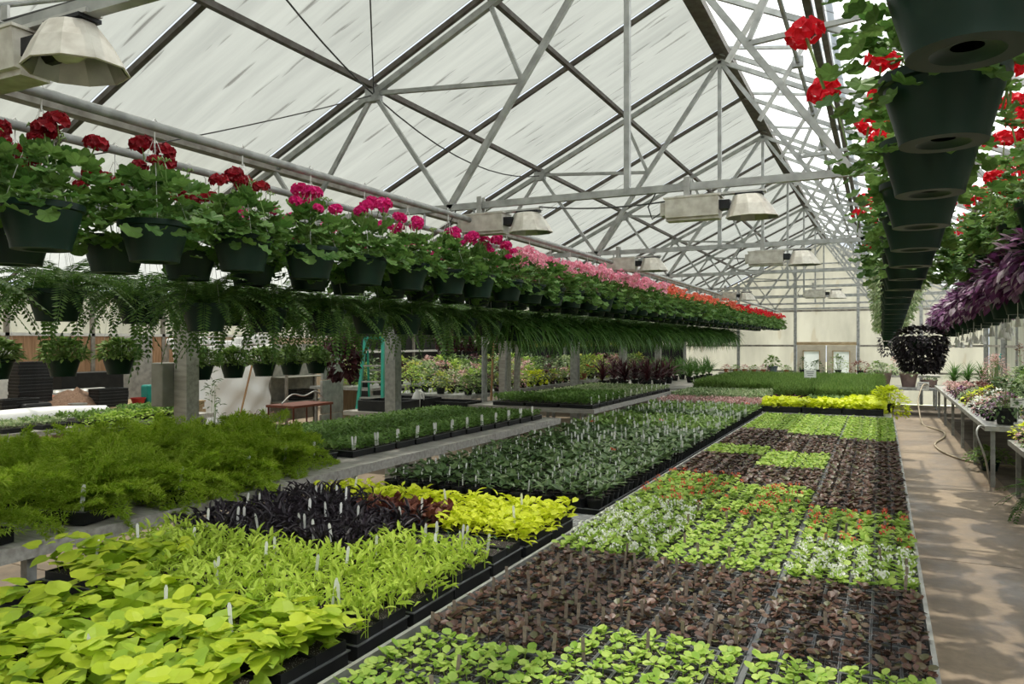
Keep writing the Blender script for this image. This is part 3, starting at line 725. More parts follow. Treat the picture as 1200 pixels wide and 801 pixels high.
# dark trailing globe and the small one
DK = trailing('foliage', TO, 2800, 0.27, 0.16, 0.36, 0.055, ['blackleaf', 'blackleaf'], 1.0)
t = thing('dark_trailing_basket', 'large round hanging basket of near black trailing foliage at the end of the purple row', 'hanging basket', (0.42, 10.2, H - 0.12))
put('pot', POTS, t); put('hanger', hanger(0.13, 0.15, 1.22), t); tag(put('foliage', DK, t, (0, 0, 0.14)), kind='stuff')
DK2 = trailing('foliage', TO, 160, 0.13, 0.12, 0.22, 0.06, ['blackleaf', 'blackleaf'], 1.0)
t = thing('dark_trailing_basket', 'small dark trailing basket hanging alone before the end wall', 'hanging basket', (0.10, 14.2, H - 0.08))
put('pot', pot_mesh('pot', 0.07, 0.09), t); put('hanger', hanger(0.07, 0.08, 1.16), t); tag(put('foliage', DK2, t, (0, 0, 0.08)), kind='stuff')

# ---- ferns
def frond(L, droop, wid, n, T, m='fern', up=0.5):
    """rachis along +Y rising then drooping, pinnae either side"""
    fb = FB(); pts = []
    for i in range(n + 1):
        s = i / n; pts.append((0, L * (s * 0.9 - 0.12 * s * s * droop), L * (up * s - droop * s * s)))
    mb = MB().tube(pts[::max(1, n // 8)], 0.0016, 3, cap=False)
    P = np.array(pts); s = np.linspace(0.05, 1, n); prof = wid * np.sin(np.clip(s * 1.15 + 0.18, 0, 1.32) / 1.32 * math.pi) ** 0.6 + 0.004
    for i in range(n):
        tg = P[i + 1] - P[i]; hw = np.linalg.norm(tg) * 0.42; tg = tg / np.linalg.norm(tg); nr = np.array([0, -tg[2], tg[1]])
        for sg in (-1, 1):
            d = np.array([sg, 0, 0]) * 0.95 + tg * 0.3 + nr * U(-0.25, 0.1); b = P[i + 1]; L_ = prof[i] * U(0.85, 1.1)
            fb.add((np.array([b - tg * hw * 0.4, b + d * L_ * 0.45 - tg * hw, b + d * L_ - nr * 0.006, b + d * L_ * 0.4 + tg * hw]), [(0, 1, 2, 3)]), 0)
    fb.mb(mb, 0); return fb, pts
TP = (np.array([(0, -0.1, 0), (0.19, 0.4, 0.0), (0, 1, -0.08), (-0.19, 0.4, 0.0)], float), [(0, 1, 2, 3)])
FROND = []
for L, d in ((0.40, 1.0), (0.48, 1.25), (0.35, 0.6)):
    fb, _ = frond(L, d, 0.05, 30, TP); FROND.append(fb.mesh('frond', ['fern']))
def merge_fronds(name, FRONDS, k, mats, R0=0.05, pit=(-0.1, 0.95), sc=(0.8, 1.15)):
    """joined fronds for plants too far off to tell them apart"""
    V = []; F = []; nn = 0
    for i in range(k):
        me = random.choice(FRONDS); a = 6.283 * i / k + U(-.3, .3); s = U(*sc)
        R = Matrix.Rotation(a - math.pi / 2, 3, 'Z') @ Matrix.Rotation(U(*pit), 3, 'X') * s
        co = np.empty(len(me.vertices) * 3, np.float32); me.vertices.foreach_get('co', co); co = co.reshape(-1, 3) @ np.array(R).T + np.array([R0 * math.cos(a), R0 * math.sin(a), 0])
        V.append(co); F += [tuple(v + nn for v in p.vertices) for p in me.polygons]; nn += len(co)
    return mk_mesh(name, np.concatenate(V), F, mats)
FERNJ = [merge_fronds('fronds', FROND, 46, ['fern']) for _ in range(2)]
n = 0
for k in range(25):
    y = 2.08 + 0.62 * k; n += 1
    t = thing('fern_basket', 'hanging fern basket below the geranium rows, %s from the near end' % nth(n), 'hanging basket', (-4.2 + U(-.08, .08), y, H + 0.115), U(0, 6), 'fern baskets below the geraniums')
    put('pot', POT, t); put('hanger', hanger(0.14, 0.17, 0.855), t)
    if y < 6.2:
        for i in range(40):
            a = 6.283 * i / 20 + U(-.2, .2); put('frond', random.choice(FROND), t, (0.05 * math.cos(a), 0.05 * math.sin(a), 0.15), (U(-0.25, 0.95), U(-.3, .3), a - math.pi / 2), U(0.85, 1.15))
    else: tag(put('fronds', random.choice(FERNJ), t, (0, 0, 0.15)), kind='stuff')
n = 0
for k in range(22):
    y = 2.6 + 0.66 * k; n += 1
    t = thing('fern_basket', 'hanging fern basket in the inner row nearer the gutter, %s from the near end' % nth(n), 'hanging basket', (-4.95 + U(-.06, .06), y, H + 0.17), U(0, 6), 'fern baskets nearer the gutter')
    put('pot', POT, t); put('hanger', hanger(0.14, 0.17, 0.80), t); tag(put('fronds', random.choice(FERNJ), t, (0, 0, 0.15), None, 1.2), kind='stuff')
# lower tier: ferns first, then strappy spider plants, right below the front rows
BL = [mk_mesh('blade', TB[0] * s, TB[1], ['grass']) for s in (0.30, 0.36)]
def grassball(k, L, mats=('grass',), w=0.03, droop=0.8):
    fb = FB(); T = T_blade(w, droop); a = rnd(k, 0, 6.283)
    fb.add(place(T, np.stack([0.04 * np.cos(a), 0.04 * np.sin(a), 0 * a], 1), a - math.pi / 2, rnd(k, -0.2, 1.2), rnd(k, -.3, .3), rnd(k, L * 0.7, L * 1.15)), 0)
    return fb.mesh('blades', list(mats))
GB = [grassball(230, 0.42) for _ in range(3)]
n = 0
for k in range(34):
    y = 3.1 + 0.49 * k; n += 1
    sp = y > 7.0
    t = thing('spider_plant_basket' if sp else 'fern_basket', ('hanging basket of strappy spider plant' if sp else 'hanging basket of arching fern') + ' tucked beneath the front geranium row, %s along' % nth(n), 'hanging basket',
              (-3.42 + U(-.05, .05), y, H + 0.06 - (0.05 if sp else 0)), U(0, 6), 'lower tier of fern and spider plant baskets')
    put('pot', POTS, t); put('hanger', hanger(0.13, 0.15, 0.87), t)
    tag(put('blades' if sp else 'fronds', random.choice(GB if sp else FERNJ), t, (0, 0, 0.14), (0, 0, U(0, 6)), 0.95), kind='stuff')
# small bushy baskets hung along the gutter between the bays
SB = [dome_foliage('foliage', TO, 700, 0.165, 0.145, 0.042, ['midgreen', 'gstem'], 0.0, 0.6) for _ in range(3)]
SBL = [mk_mesh('leaf', TO[0] * 0.05, TO[1], ['midgreen'])]
ys_ = [2.95, 3.5, 4.04, 4.55, 5.45, 5.88, 6.32, 6.75, 7.18]
for k, y in enumerate(ys_):
    lb = 'small bushy green basket hanging before the white tarp, %s from the grey post' % nth(k - 3) if k > 3 else 'small bushy green basket hanging before the potting table, %s from the grey post' % nth(4 - k)
    t = thing('bushy_basket', lb, 'hanging basket', (-6.1, y, H - (0.285 if k < 4 else 0.375)), U(0, 6), 'small bushy baskets under the gutter')
    put('pot', POTS, t); put('hanger', hanger(0.13, 0.15, ZE - H + 0.28), t); tag(put('foliage', random.choice(SB), t, (0, 0, 0.145), (0, 0, U(0, 6)), 1.15), kind='stuff')

# ================================================================ BENCHES
def bench(name, label, x0, x1, y0, y1, z, rails='galv', legs=6, top='solid', inset=0.1, lm='galv', boxw=0.06):
    t = thing(name, label, 'bench', ((x0 + x1) / 2, (y0 + y1) / 2, 0)); hx = (x1 - x0) / 2; hy = (y1 - y0) / 2
    for a in (-hx, hx - 0.025): box_obj('side_rail', rails, a, a + 0.025, -hy, hy, z - boxw, z + 0.004, t)
    for a in (-hy, hy - 0.025): box_obj('end_rail', rails, -hx + 0.025, hx - 0.025, a, a + 0.025, z - boxw, z + 0.004, t)
    if top == 'solid': box_obj('bench_top', rails, -hx + 0.025, hx - 0.025, -hy + 0.025, hy - 0.025, z - 0.015, z - 0.003, t)
    nr = max(2, int((y1 - y0) / 1.2)); 
    for k in range(nr + 1):
        yy = -hy + 0.06 + (2 * hy - 0.12) * k / nr
        MB().box(-hx + 0.03, hx - 0.03, yy - 0.02, yy + 0.02, z - boxw, z - 0.016).obj('cross_rail', [lm], t)
    for k in range(legs):
        yy = -hy + inset + (2 * hy - 2 * inset) * k / (legs - 1)
        for sx in (-1, 1): MB().box(sx * (hx - inset) - 0.025, sx * (hx - inset) + 0.025, yy - 0.025, yy + 0.025, 0, z - boxw).obj('leg', [lm], t)
    return t
ZB_ = H - 1.05      # bench surface
bA = bench('growing_bench', 'wire mesh bench carrying the lime sweet potato and potted seedlings', -3.17, -1.45, 0.75, 11.6, ZB_ , top='mesh', legs=8)
bB = bench('growing_bench', 'long bench of begonia flats beside the concrete path', -1.43, 0.155, 1.0, 10.95, ZB_, legs=8, rails='alu')
# pale side boards standing above the surface
for a in (-0.80, 0.778): box_obj('edge_board', 'alu', a, a + 0.015, -4.97, 4.97, ZB_ - 0.03, H - 0.968, bB)
def mesh_top(x0, x1, y0, y1, cx=0.045, cy=0.019):
    mb = MB(); nx = int((x1 - x0) / cx); ny = int((y1 - y0) / cy)
    V = []; F = []
    for j in range(ny):
        for i in range(nx):
            x = x0 + i * cx + (cx / 2 if j % 2 else 0); y_ = y0 + j * cy; b = len(V)
            for dx in (cx / 2, -cx / 2):
                b = len(V); V += [(x, y_ - 0.002, 0), (x + dx, y_ + cy - 0.002, 0.0), (x + dx, y_ + cy + 0.003, 0.003), (x, y_ + 0.003, 0.003)]; F.append((b, b + 1, b + 2, b + 3))
    return mk_mesh('mesh_top', V, F, ['galv'])
tag(put('mesh_top', mesh_top(-0.86, 0.84, -5.4, -1.5), bA, (0, 0, ZB_ - 0.002)), kind='stuff')
box_obj('slat_panel', 'galv', -0.83, 0.83, -1.48, 5.4, ZB_ - 0.012, ZB_ - 0.004, bA)
bC = bench('growing_bench', 'far bench of lime foliage and tall green seedlings before the end wall', -3.4, 0.14, 11.75, 20.2, ZB_ + 0.0, legs=6, rails='alu')
bL1 = bench('timber_bench', 'long grey timber bench with asparagus ferns and herb flats', -5.85, -3.78, 0.6, 9.25, H - 1.0, rails='wood', legs=6, lm='galv', boxw=0.07)
bL2 = bench('timber_bench', 'second grey bench with chervil and pale seedling flats', -5.85, -3.73, 10.4, 15.4, H - 0.98, rails='wood', legs=4)
bL3 = bench('timber_bench', 'third grey bench with spiky red cordylines', -5.85, -3.70, 15.9, 23.0, H - 0.98, rails='wood', legs=4)
bR1 = bench('steel_bench', 'steel bench of flowering pots along the far side of the path', 1.22, 2.7, 11.6, 22.0, H - 1.10, rails='alu', legs=6)
bR0 = bench('steel_bench', 'lower steel bench of lime and pink plants beside the path', 1.42, 2.7, 5.0, 11.2, H - 1.22, rails='alu', legs=4)
bX = bench('steel_bench', 'short cross bench closing the far end of the path', -0.6, 2.7, 22.3, 23.5, H - 1.20, rails='galv', legs=2)
bE = bench('timber_bench', 'bench of potted plants before the double doors', -4.6, 1.5, 24.3, 25.5, H - 0.95, rails='wood', legs=2)
bF1 = bench('far_bay_bench', 'low bench of seedlings in the potting bay', -10.2, -8.9, 4.6, 8.2, H - 1.05, rails='wood', legs=2)
bF2 = bench('far_bay_bench', 'far bay bench of pink and yellow pot plants beyond the ladder', -8.6, -6.7, 12.1, 17.8, H - 0.98, rails='galv', legs=4)
bF5 = bench('far_bay_bench', 'long inner bench of mixed pot plants in the far bay', -11.4, -9.7, 13.2, 24.5, H - 0.98, rails='galv', legs=4)
bF3 = bench('far_bay_bench', 'far bay bench of tall house plants near the end wall', -8.8, -6.7, 18.2, 24.5, H - 0.98, rails='galv', legs=4)

# ================================================================ FLATS
def tray_mesh(w, d, h, m='black', lip=0.012, name='tray'):
    x, y_ = w / 2, d / 2; t = 0.004; q = MB()
    q.box(-x, x, -y_, y_, 0, 0.004).box(-x, -x + t, -y_, y_, 0.004, h - 0.004).box(x - t, x, -y_, y_, 0.004, h - 0.004).box(-x + t, x - t, -y_, -y_ + t, 0.004, h - 0.004).box(-x + t, x - t, y_ - t, y_, 0.004, h - 0.004)
    q.box(-x - lip / 2, -x + t, -y_ - lip / 2, y_ + lip / 2, h - 0.004, h, 1).box(x - t, x + lip / 2, -y_ - lip / 2, y_ + lip / 2, h - 0.004, h, 1)
    q.box(-x + t, x - t, -y_ - lip / 2, -y_ + t, h - 0.004, h, 1).box(-x + t, x - t, y_ - t, y_ + lip / 2, h - 0.004, h, 1)
    return q.mesh(name, [m, 'rim'])
def pack_mesh(w, d, h, nx=2, ny=2, name='cell_pack', wm='rim'):
    x, y_ = w / 2, d / 2; q = MB(); t = 0.004
    q.box(-x, x, -y_, -y_ + t, 0, h).box(-x, x, y_ - t, y_, 0, h).box(-x, -x + t, -y_ + t, y_ - t, 0, h).box(x - t, x, -y_ + t, y_ - t, 0, h)
    for i in range(1, nx): q.box(-x + w * i / nx - 0.0015, -x + w * i / nx + 0.0015, -y_ + t, y_ - t, h - 0.02, h - 0.004)
    for i in range(1, ny): q.box(-x + t, x - t, -y_ + d * i / ny - 0.0015, -y_ + d * i / ny + 0.0015, h - 0.02, h - 0.004)
    b = len(q.v); q.add([(-x, -y_, h - 0.009), (x, -y_, h - 0.009), (x, y_, h - 0.009), (-x, y_, h - 0.009)], [(0, 1, 2, 3)], 1)
    return q.mesh(name, [wm, 'soil'])
FW, FD, FH = 0.515, 0.272, 0.055
TRAY = tray_mesh(FW, FD, FH)
PACK = pack_mesh(0.083, 0.130, 0.058)
PX = [(-0.4275 + 0.0855 * k) * 1.0 for k in (0,)]
PXS = [(-2.5 + k) * 0.0848 for k in range(6)]; PYS = [-0.0665, 0.0665]
def joined(parts, name, mats):
    """parts: list of (mesh, (x,y,z), rz, scale); material indices kept"""
    V = []; F = []; Mi = []; nn = 0
    for me, loc, rz, s in parts:
        co = np.empty(len(me.vertices) * 3, np.float32); me.vertices.foreach_get('co', co); co = co.reshape(-1, 3) * s
        c, s_ = math.cos(rz), math.sin(rz); x = co[:, 0] * c - co[:, 1] * s_; y_ = co[:, 0] * s_ + co[:, 1] * c
        V.append(np.stack([x + loc[0], y_ + loc[1], co[:, 2] + loc[2]], 1)); 
        for p in me.polygons: F.append(tuple(v + nn for v in p.vertices)); Mi.append(p.material_index)
        nn += len(co)
    return mk_mesh(name, np.concatenate(V), F, mats, Mi)
PACKS = joined([(PACK, (x, y_, 0.003), 0, 1) for x in PXS for y_ in PYS], 'cell_packs', ['rim', 'soil'])
def rosette(T, k, R, Hh, size, mat, fl=None, nf=0, name='seedling', fz=0.06, pit=(0.0, 0.8)):
    fb = FB(); a = np.linspace(0, 6.283, k, endpoint=False) + rnd(k, -.5, .5); r = R * rnd(k, 0.1, 0.6)
    fb.add(place(T, np.stack([r * np.cos(a), r * np.sin(a), rnd(k, Hh * 0.35, Hh)], 1), a - math.pi / 2, rnd(k, *pit), rnd(k, -.4, .4), rnd(k, size * 0.75, size * 1.2)), 0)
    mb = MB().tube([(0, 0, -0.01), (0, 0, Hh * 0.8)], 0.002, 3, cap=False); fb.mb(mb, 0); mats = [mat]
    if fl:
        for _ in range(nf):
            V, F = T_petalball(5, NR); fb.add((V * 0.015 + np.array([U(-.02, .02), U(-.02, .02), fz + U(-.01, .01)]), F), 1)
        mats.append(fl)
    return fb.mesh(name, mats)
TRS = (np.array([(0, 0, 0), (0.34, 0.22, 0.05), (0.46, 0.58, 0.03), (0.2, 0.95, -0.04), (-0.2, 0.95, -0.04), (-0.46, 0.58, 0.03), (-0.34, 0.22, 0.05)], float), [(0, 1, 2, 3), (0, 3, 4), (0, 4, 5, 6)])
SEED = {
    'green': [rosette(TRS, 7, 0.018, 0.038, 0.028, 'beggreen') for _ in range(4)],
    'white': [rosette(TRS, 8, 0.022, 0.042, 0.030, 'beggreen', 'f_white', 2) for _ in range(3)] + [rosette(TRS, 8, 0.022, 0.042, 0.030, 'beggreen') for _ in range(2)],
    'red': [rosette(TRS, 8, 0.022, 0.042, 0.030, 'beggreen', 'f_coral', 1) for _ in range(1)] + [rosette(TRS, 8, 0.022, 0.042, 0.030, 'beggreen') for _ in range(4)],
    'bronze': [rosette(TRS, 7, 0.02, 0.036, 0.029, 'begbronze') for _ in range(5)],
}
SEED['greend'] = SEED['green']
SDESC = {'green': 'bright green begonias', 'white': 'green begonias opening white', 'red': 'green begonias with orange red buds', 'bronze': 'bronze leaved begonias'}
STAKE = MB().box(-0.006, 0.006, -0.001, 0.001, -0.02, 0.075).mesh('plant_label', ['oldtag'])
STAKEW = MB().add([(-0.007, -0.001, -0.02), (0.007, -0.001, -0.02), (0.007, 0.001, -0.02), (-0.007, 0.001, -0.02), (-0.008, -0.001, 0.07), (0.008, -0.001, 0.07), (0.008, 0.001, 0.07), (-0.008, 0.001, 0.07)], BOXF).add([(-0.008, 0, 0.07), (0.008, 0, 0.07), (0.004, 0, 0.08), (-0.004, 0, 0.08)], [(0, 1, 2, 3)]).mesh('plant_label', ['tag'])
def carpet(kind, seed):
    parts = []
    for x in PXS:
        for y_ in PYS:
            for dx in (-0.013, 0.013):
                for dy in (-0.033, 0.033):
                    parts.append((random.choice(SEED[kind]), (x + dx + U(-.006, .006), y_ + dy + U(-.006, .006), 0.05), U(0, 6), U(0.85, 1.2)))
    ms = []
    for p in parts:
        for m in p[0].materials:
            if m not in ms: ms.append(m)
    # material indices differ between the seedlings: rebuild through their own slots
    V = []; F = []; Mi = []; nn = 0
    for me, loc, rz, s in parts:
        co = np.empty(len(me.vertices) * 3, np.float32); me.vertices.foreach_get('co', co); co = co.reshape(-1, 3) * s
        c, s_ = math.cos(rz), math.sin(rz); V.append(np.stack([co[:, 0] * c - co[:, 1] * s_ + loc[0], co[:, 0] * s_ + co[:, 1] * c + loc[1], co[:, 2] + loc[2]], 1))
        for p in me.polygons: F.append(tuple(v + nn for v in p.vertices)); Mi.append(ms.index(me.materials[p.material_index]))
        nn += len(co)
    return mk_mesh('seedlings', np.concatenate(V), F, ms, Mi)
CARP = {k: [carpet(k, i) for i in range(2)] for k in ('green', 'white', 'red', 'bronze')}
def band(c, y_):
    B = {0: [(2.30, 'green'), (3.30, 'bronze'), (4.45, 'white'), (5.6, 'red'), (6.7, 'bronze'), (7.4, 'green'), (8.7, 'bronze'), (99, 'green')],
         1: [(2.45, 'green'), (3.25, 'bronze'), (4.2, 'white' if False else 'green'), (5.2, 'red'), (6.3, 'bronze'), (6.9, 'green'), (8.5, 'bronze'), (99, 'green')],
         2: [(2.42, 'green'), (3.35, 'bronze'), (4.0, 'white'), (4.9, 'red'), (6.35, 'bronze'), (6.6, 'green'), (8.3, 'bronze'), (99, 'green')]}[c]
    for lim, k in B:
        if y_ < lim: return k
CN = ['mesh-side column', 'middle column', 'path-side column']
CX = [-1.152, -0.634, -0.112]
for c in range(3):
    n = 0; y = [1.48, 1.62, 2.02][c]
    y = 1.48 + 0.285 * round((y - 1.48) / 0.285)
    while y < 10.75:
        n += 1; kd = band(c, y); big = y < 4.55
        t = thing('seedling_flat', 'flat of %s, %s, %s from the near end' % (SDESC[kd], CN[c], nth(n)), 'seedling flat', (CX[c] + U(-.004, .004), y, ZB_ + 0.004), U(-.008, .008), 'begonia flats on the path bench')
        put('tray', TRAY, t)
        if big:
            for x in PXS:
                for y_ in PYS:
                    p = put('cell_pack', PACK, t, (x, y_, 0.003))
                    for dx in (-0.013, 0.013):
                        for dy in (-0.033, 0.033):
                            if kd == 'bronze' and random.random() < 0.08: continue
                            put('begonia_plant', random.choice(SEED[kd]), p, (dx + U(-.007, .007), dy + U(-.007, .007), 0.047), (U(-.15, .15), U(-.15, .15), U(0, 6.28)), U(0.75, 1.12))
                    if (kd == 'bronze' and c < 2 and random.random() < 0.75) or random.random() < 0.12:
                        put('plant_label', STAKE, p, (U(-.02, .02), -0.05, 0.05), (U(-.15, .15), U(-.1, .1), U(-.4, .4)))
        else:
            put('cell_packs', PACKS, t); tag(put('seedlings', random.choice(CARP[kd]), t, None, (0, 0, random.choice((0, math.pi)))), kind='stuff')
        y += 0.285

# ---- sweet potato and foliage flats on the mesh bench
SPT = tray_mesh(0.525, 0.30, 0.055)
POTP = pack_mesh(0.168, 0.145, 0.085, 1, 1, 'square_pot', 'black')
HL = [mk_mesh('leaf', TH[0] * s * np.array([1, 1, 1.2]), TH[1], ['lime']) for s in (0.052, 0.066, 0.08)]
HLD = [mk_mesh('leaf', TH[0] * s, TH[1], ['limedk']) for s in (0.075, 0.095)]
def under(mat, T, k, size, z0, z1, w=0.25, d=0.15, mats=None):
    fb = FB(); p = np.stack([rnd(k, -w, w), rnd(k, -d, d), rnd(k, z0, z1)], 1)
    fb.add(place(T, p, rnd(k, 0, 6.28), rnd(k, -0.3, 0.9), rnd(k, -.5, .5), rnd(k, size * 0.7, size * 1.2)), 0)
    mb = MB()
    for i in range(0, k, 4): mb.tube([(p[i][0] * 0.9, p[i][1] * 0.9, 0.07), tuple(p[i])], 0.0022, 3, cap=False)
    fb.mb(mb, 0); return fb
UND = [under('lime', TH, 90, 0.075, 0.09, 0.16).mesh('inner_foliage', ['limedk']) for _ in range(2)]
def tuft(T, k, L, mats, w=0.27, d=0.155, z0=0.07, z1=0.14, pit=(0.1, 1.3)):
    fb = FB(); p = np.stack([rnd(k, -w, w), rnd(k, -d, d), rnd(k, z0, z1)], 1)
    fb.add(place(T, p, rnd(k, 0, 6.28), rnd(k, *pit), rnd(k, -.6, .6), rnd(k, L * 0.6, L * 1.2)), 0)
    mb = MB()
    for i in range(0, k, 8): mb.tube([(p[i][0], p[i][1], 0.06), tuple(p[i])], 0.002, 3, cap=False)
    fb.mb(mb, 0); return fb.mesh('foliage', mats)
TUF = {'narlime': [tuft(TON, 620, 0.06, ['limenar'], z1=0.17) for _ in range(2)], 'black': [tuft(T_oval(0.085, 0.25), 420, 0.10, ['blackleaf'], z1=0.16) for _ in range(2)],
       'copper': [tuft(TO, 420, 0.065, ['bronzeleaf'], z1=0.15) for _ in range(2)], 'yellow': [tuft(T_oval(0.22, 0.2), 460, 0.07, ['yellow'], z1=0.15, pit=(-0.1, 0.7)) for _ in range(2)],
       'bare': [tuft(TLOW, 40, 0.03, ['darkgreen'], z0=0.08, z1=0.09)]}
TD = {'lime': 'broad lime sweet potato vine', 'narlime': 'narrow leaved lime vine', 'black': 'black strap leaved foliage', 'copper': 'copper red foliage', 'yellow': 'bright yellow foliage', 'bare': 'dark soil pots with white tags'}
LAY = [['lime'] * 3, ['lime'] * 3, ['lime'] * 3, ['lime'] * 3, ['lime', 'narlime', 'narlime'][::1], ['narlime'] * 3, ['black', 'black', 'narlime'], ['black', 'black', 'bare'], ['black', 'copper', 'yellow'], ['yellow', 'yellow', 'yellow']]
XS = [-2.90, -2.355, -1.815]
n = [0, 0, 0]
for r, row in enumerate(LAY):
    for c, kd in enumerate(row):
        y = 0.82 + 0.335 * r
        if kd == 'lime' and c == 0 and r < 4: continue
        t = thing('foliage_flat', 'flat of %s, %s, %s from the near end' % (TD[kd], ['timber-bench column', 'middle column', 'begonia-side column'][c], nth(r + 1)), 'plant flat', (XS[c] + U(-.01, .01), y, ZB_ + 0.002), U(-.02, .02), 'foliage flats on the mesh bench')
        put('tray', SPT, t)
        for x in (-0.173, 0, 0.173):
            for y_ in (-0.074, 0.074): put('square_pot', POTP, t, (x, y_, 0.004))
        if kd == 'lime':
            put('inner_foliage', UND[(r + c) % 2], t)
            kk = 125
            for _ in range(kk):
                x_, y_ = U(-.29, .29), U(-.18, .18); zt = 0.15 + 0.05 * math.sin(x_ * 9 + c) * math.cos(y_ * 11 + r) + U(-.03, .035)
                if y < 1.2 and c == 0 and x_ < 0: continue
                e = Euler((U(-0.35, 0.45), U(-0.4, 0.4), U(0, 6.28)), 'XYZ')
                o = put('leaf', random.choice(HL), t, (x_, y_, zt)); o.rotation_euler = (Matrix.Rotation(U(0, 6.28), 3, 'Z') @ Matrix.Rotation(U(-.3, .5), 3, 'X') @ Matrix.Rotation(U(-.4, .4), 3, 'Y')).to_euler(); o.scale = [U(0.8, 1.25)] * 3
        else:
            tag(put('foliage', random.choice(TUF[kd]), t, None, (0, 0, random.choice((0, math.pi)))), kind='stuff')
        ntg = {'lime': 1, 'narlime': 2, 'black': 4, 'bare': 8, 'yellow': 1, 'copper': 1}[kd]
        for _ in range(ntg): put('plant_label', STAKEW, t, (U(-.22, .22), U(-.13, .02), (0.15 if kd == 'black' else 0.135) if kd != 'bare' else 0.10), (U(-.2, .2), U(-.15, .15), U(-.5, .5) + 0.4), (0.8, 1, 1))
# ---- potted seedlings beyond
RP = pot_mesh('pot', 0.052, 0.075, 'black', 0.78)
BT = tray_mesh(0.525, 0.33, 0.035)
PLT = [rosette(TO, 13, 0.04, 0.06, 0.058, 'darkgreen', pit=(-0.1, 0.8), name='plant') for _ in range(4)]
PLG = [rosette(TO, 13, 0.04, 0.06, 0.058, 'midgreen', pit=(-0.1, 0.9), name='plant') for _ in range(2)]
PLF = [rosette(TO, 13, 0.04, 0.06, 0.058, 'darkgreen', c, 4, name='plant', fz=0.08) for c in ('f_magenta', 'f_coral')]
cnt = 0; restV = []; parts_rest = []
yy = 4.42
for r in range(64):
    for i in range(15):
        x = -3.08 + 0.107 * i; xx = x + U(-.006, .006); y_ = yy + U(-.006, .006)
        if cnt < 300:
            o = put('potted_seedling', RP, None, (xx, y_, ZB_ + 0.012), (0, 0, U(0, 6))); cnt += 1
            fl = random.random() < 0.012
            tag(o, 'dark green potted seedling with a bloom, row %s, %s from the begonia side' % (nth(r + 1), nth(15 - i)) if fl else 'dark green seedling in round black pot, row %s, %s from the begonia side' % (nth(r + 1), nth(15 - i)), 'potted plant', 'potted seedlings on the mesh bench')
            put('plant', random.choice(PLF if fl else PLT), o, (0, 0, 0.065), None, U(0.85, 1.25))
            if random.random() < 0.6: put('plant_label', STAKEW, o, (0.02, -0.02, 0.095), (U(-.15, .15), U(-.15, .15), U(-.6, .6)), (0.6, 1, 0.75))
        else: parts_rest.append((xx, y_, r))
    yy += 0.11
for c in range(3):
    for k in range(21):
        o = put('carry_tray', BT, None, (-3.08 + 0.214 + 0.535 * c, 4.42 + 0.11 + 0.335 * k, ZB_ + 0.0))
        tag(o, 'black carry tray under potted seedlings, %s, %s from the near end' % (['timber-bench column', 'middle column', 'begonia-side column'][c], nth(k + 1)), 'tray', 'carry trays under the potted seedlings')
def far_block(name, label, pts, pot, plants, group=None):
    """a block of pots past the limit of singles: pots, plants and tags joined"""
    V = []; F = []; Mi = []; nn = 0; mats = []
    def put_in(me, x, y_, z, rz, s):
        nonlocal nn
        co = np.empty(len(me.vertices) * 3, np.float32); me.vertices.foreach_get('co', co); co = co.reshape(-1, 3) * s
        c, s_ = math.cos(rz), math.sin(rz); V.append(np.stack([co[:, 0] * c - co[:, 1] * s_ + x, co[:, 0] * s_ + co[:, 1] * c + y_, co[:, 2] + z], 1))
        for p in me.polygons:
            m = me.materials[p.material_index]
            if m not in mats: mats.append(m)
            F.append(tuple(v + nn for v in p.vertices)); Mi.append(mats.index(m))
        nn += len(co)
    for x, y_, r in pts:
        put_in(pot, x, y_, 0.012, 0, 1); put_in(random.choice(plants(y_)), x, y_, 0.077, U(0, 6), U(0.85, 1.25))
        if random.random() < 0.35: put_in(STAKEW, x + 0.02, y_ - 0.02, 0.11, U(-.6, .6), 1.05)
    o = put(name, mk_mesh(name, np.concatenate(V), F, mats, Mi), None, (0, 0, ZB_)); return tag(o, label, 'potted plants', group, 'stuff')
RPL = MB().lathe([(0.04, 0), (0.052, 0.075), (0.047, 0.07)], 8).disc(0.047, 0.065, 8, 1).mesh('pot', ['black', 'soil'])
far_block('potted_seedlings', 'block of small dark green potted seedlings with white tags, behind the first twenty rows', parts_rest, RPL, lambda y_: (PLG if (8 < y_ < 9.4 or y_ > 10.2) else PLT) + ([PLF[1]] if random.random() < 0.02 else []))

# ================================================================ LEFT TIMBER BENCH
# asparagus ferns
def asp_frond(L, droop):
    fb = FB(); n = 22; pts = []
    for i in range(n + 1):
        s = i / n; pts.append((0, L * (s * 0.95), L * (0.55 * s - droop * s * s)))
    mb = MB().tube(pts[::3], 0.0018, 3, cap=False)
    for i in range(2, n + 1):
        s = i / n; w = 0.085 * math.sin(min(1, s * 0.9 + 0.15) * math.pi) ** 0.7 + 0.012
        for sg in (-1, 1):
            a = sg * U(0.8, 1.2); up = U(-0.2, 0.35); d = np.array([math.sin(a) * math.cos(up), math.cos(a) * math.cos(up), math.sin(up)])
            for q in range(5):
                c = np.array(pts[i]) + d * w * (q + 0.6) / 5
                fb.add(place(TNAR, np.repeat(c[None], 3, 0), -math.atan2(d[0], d[1]) + rnd(3, -1.1, 1.1), rnd(3, -0.6, 0.9), 0, rnd(3, 0.022, 0.04)), 0)
    fb.mb(mb, 0); return fb.mesh('frond', ['asp'])
AF = [asp_frond(0.40, 0.45), asp_frond(0.48, 0.7), asp_frond(0.36, 0.25)]
n = 0
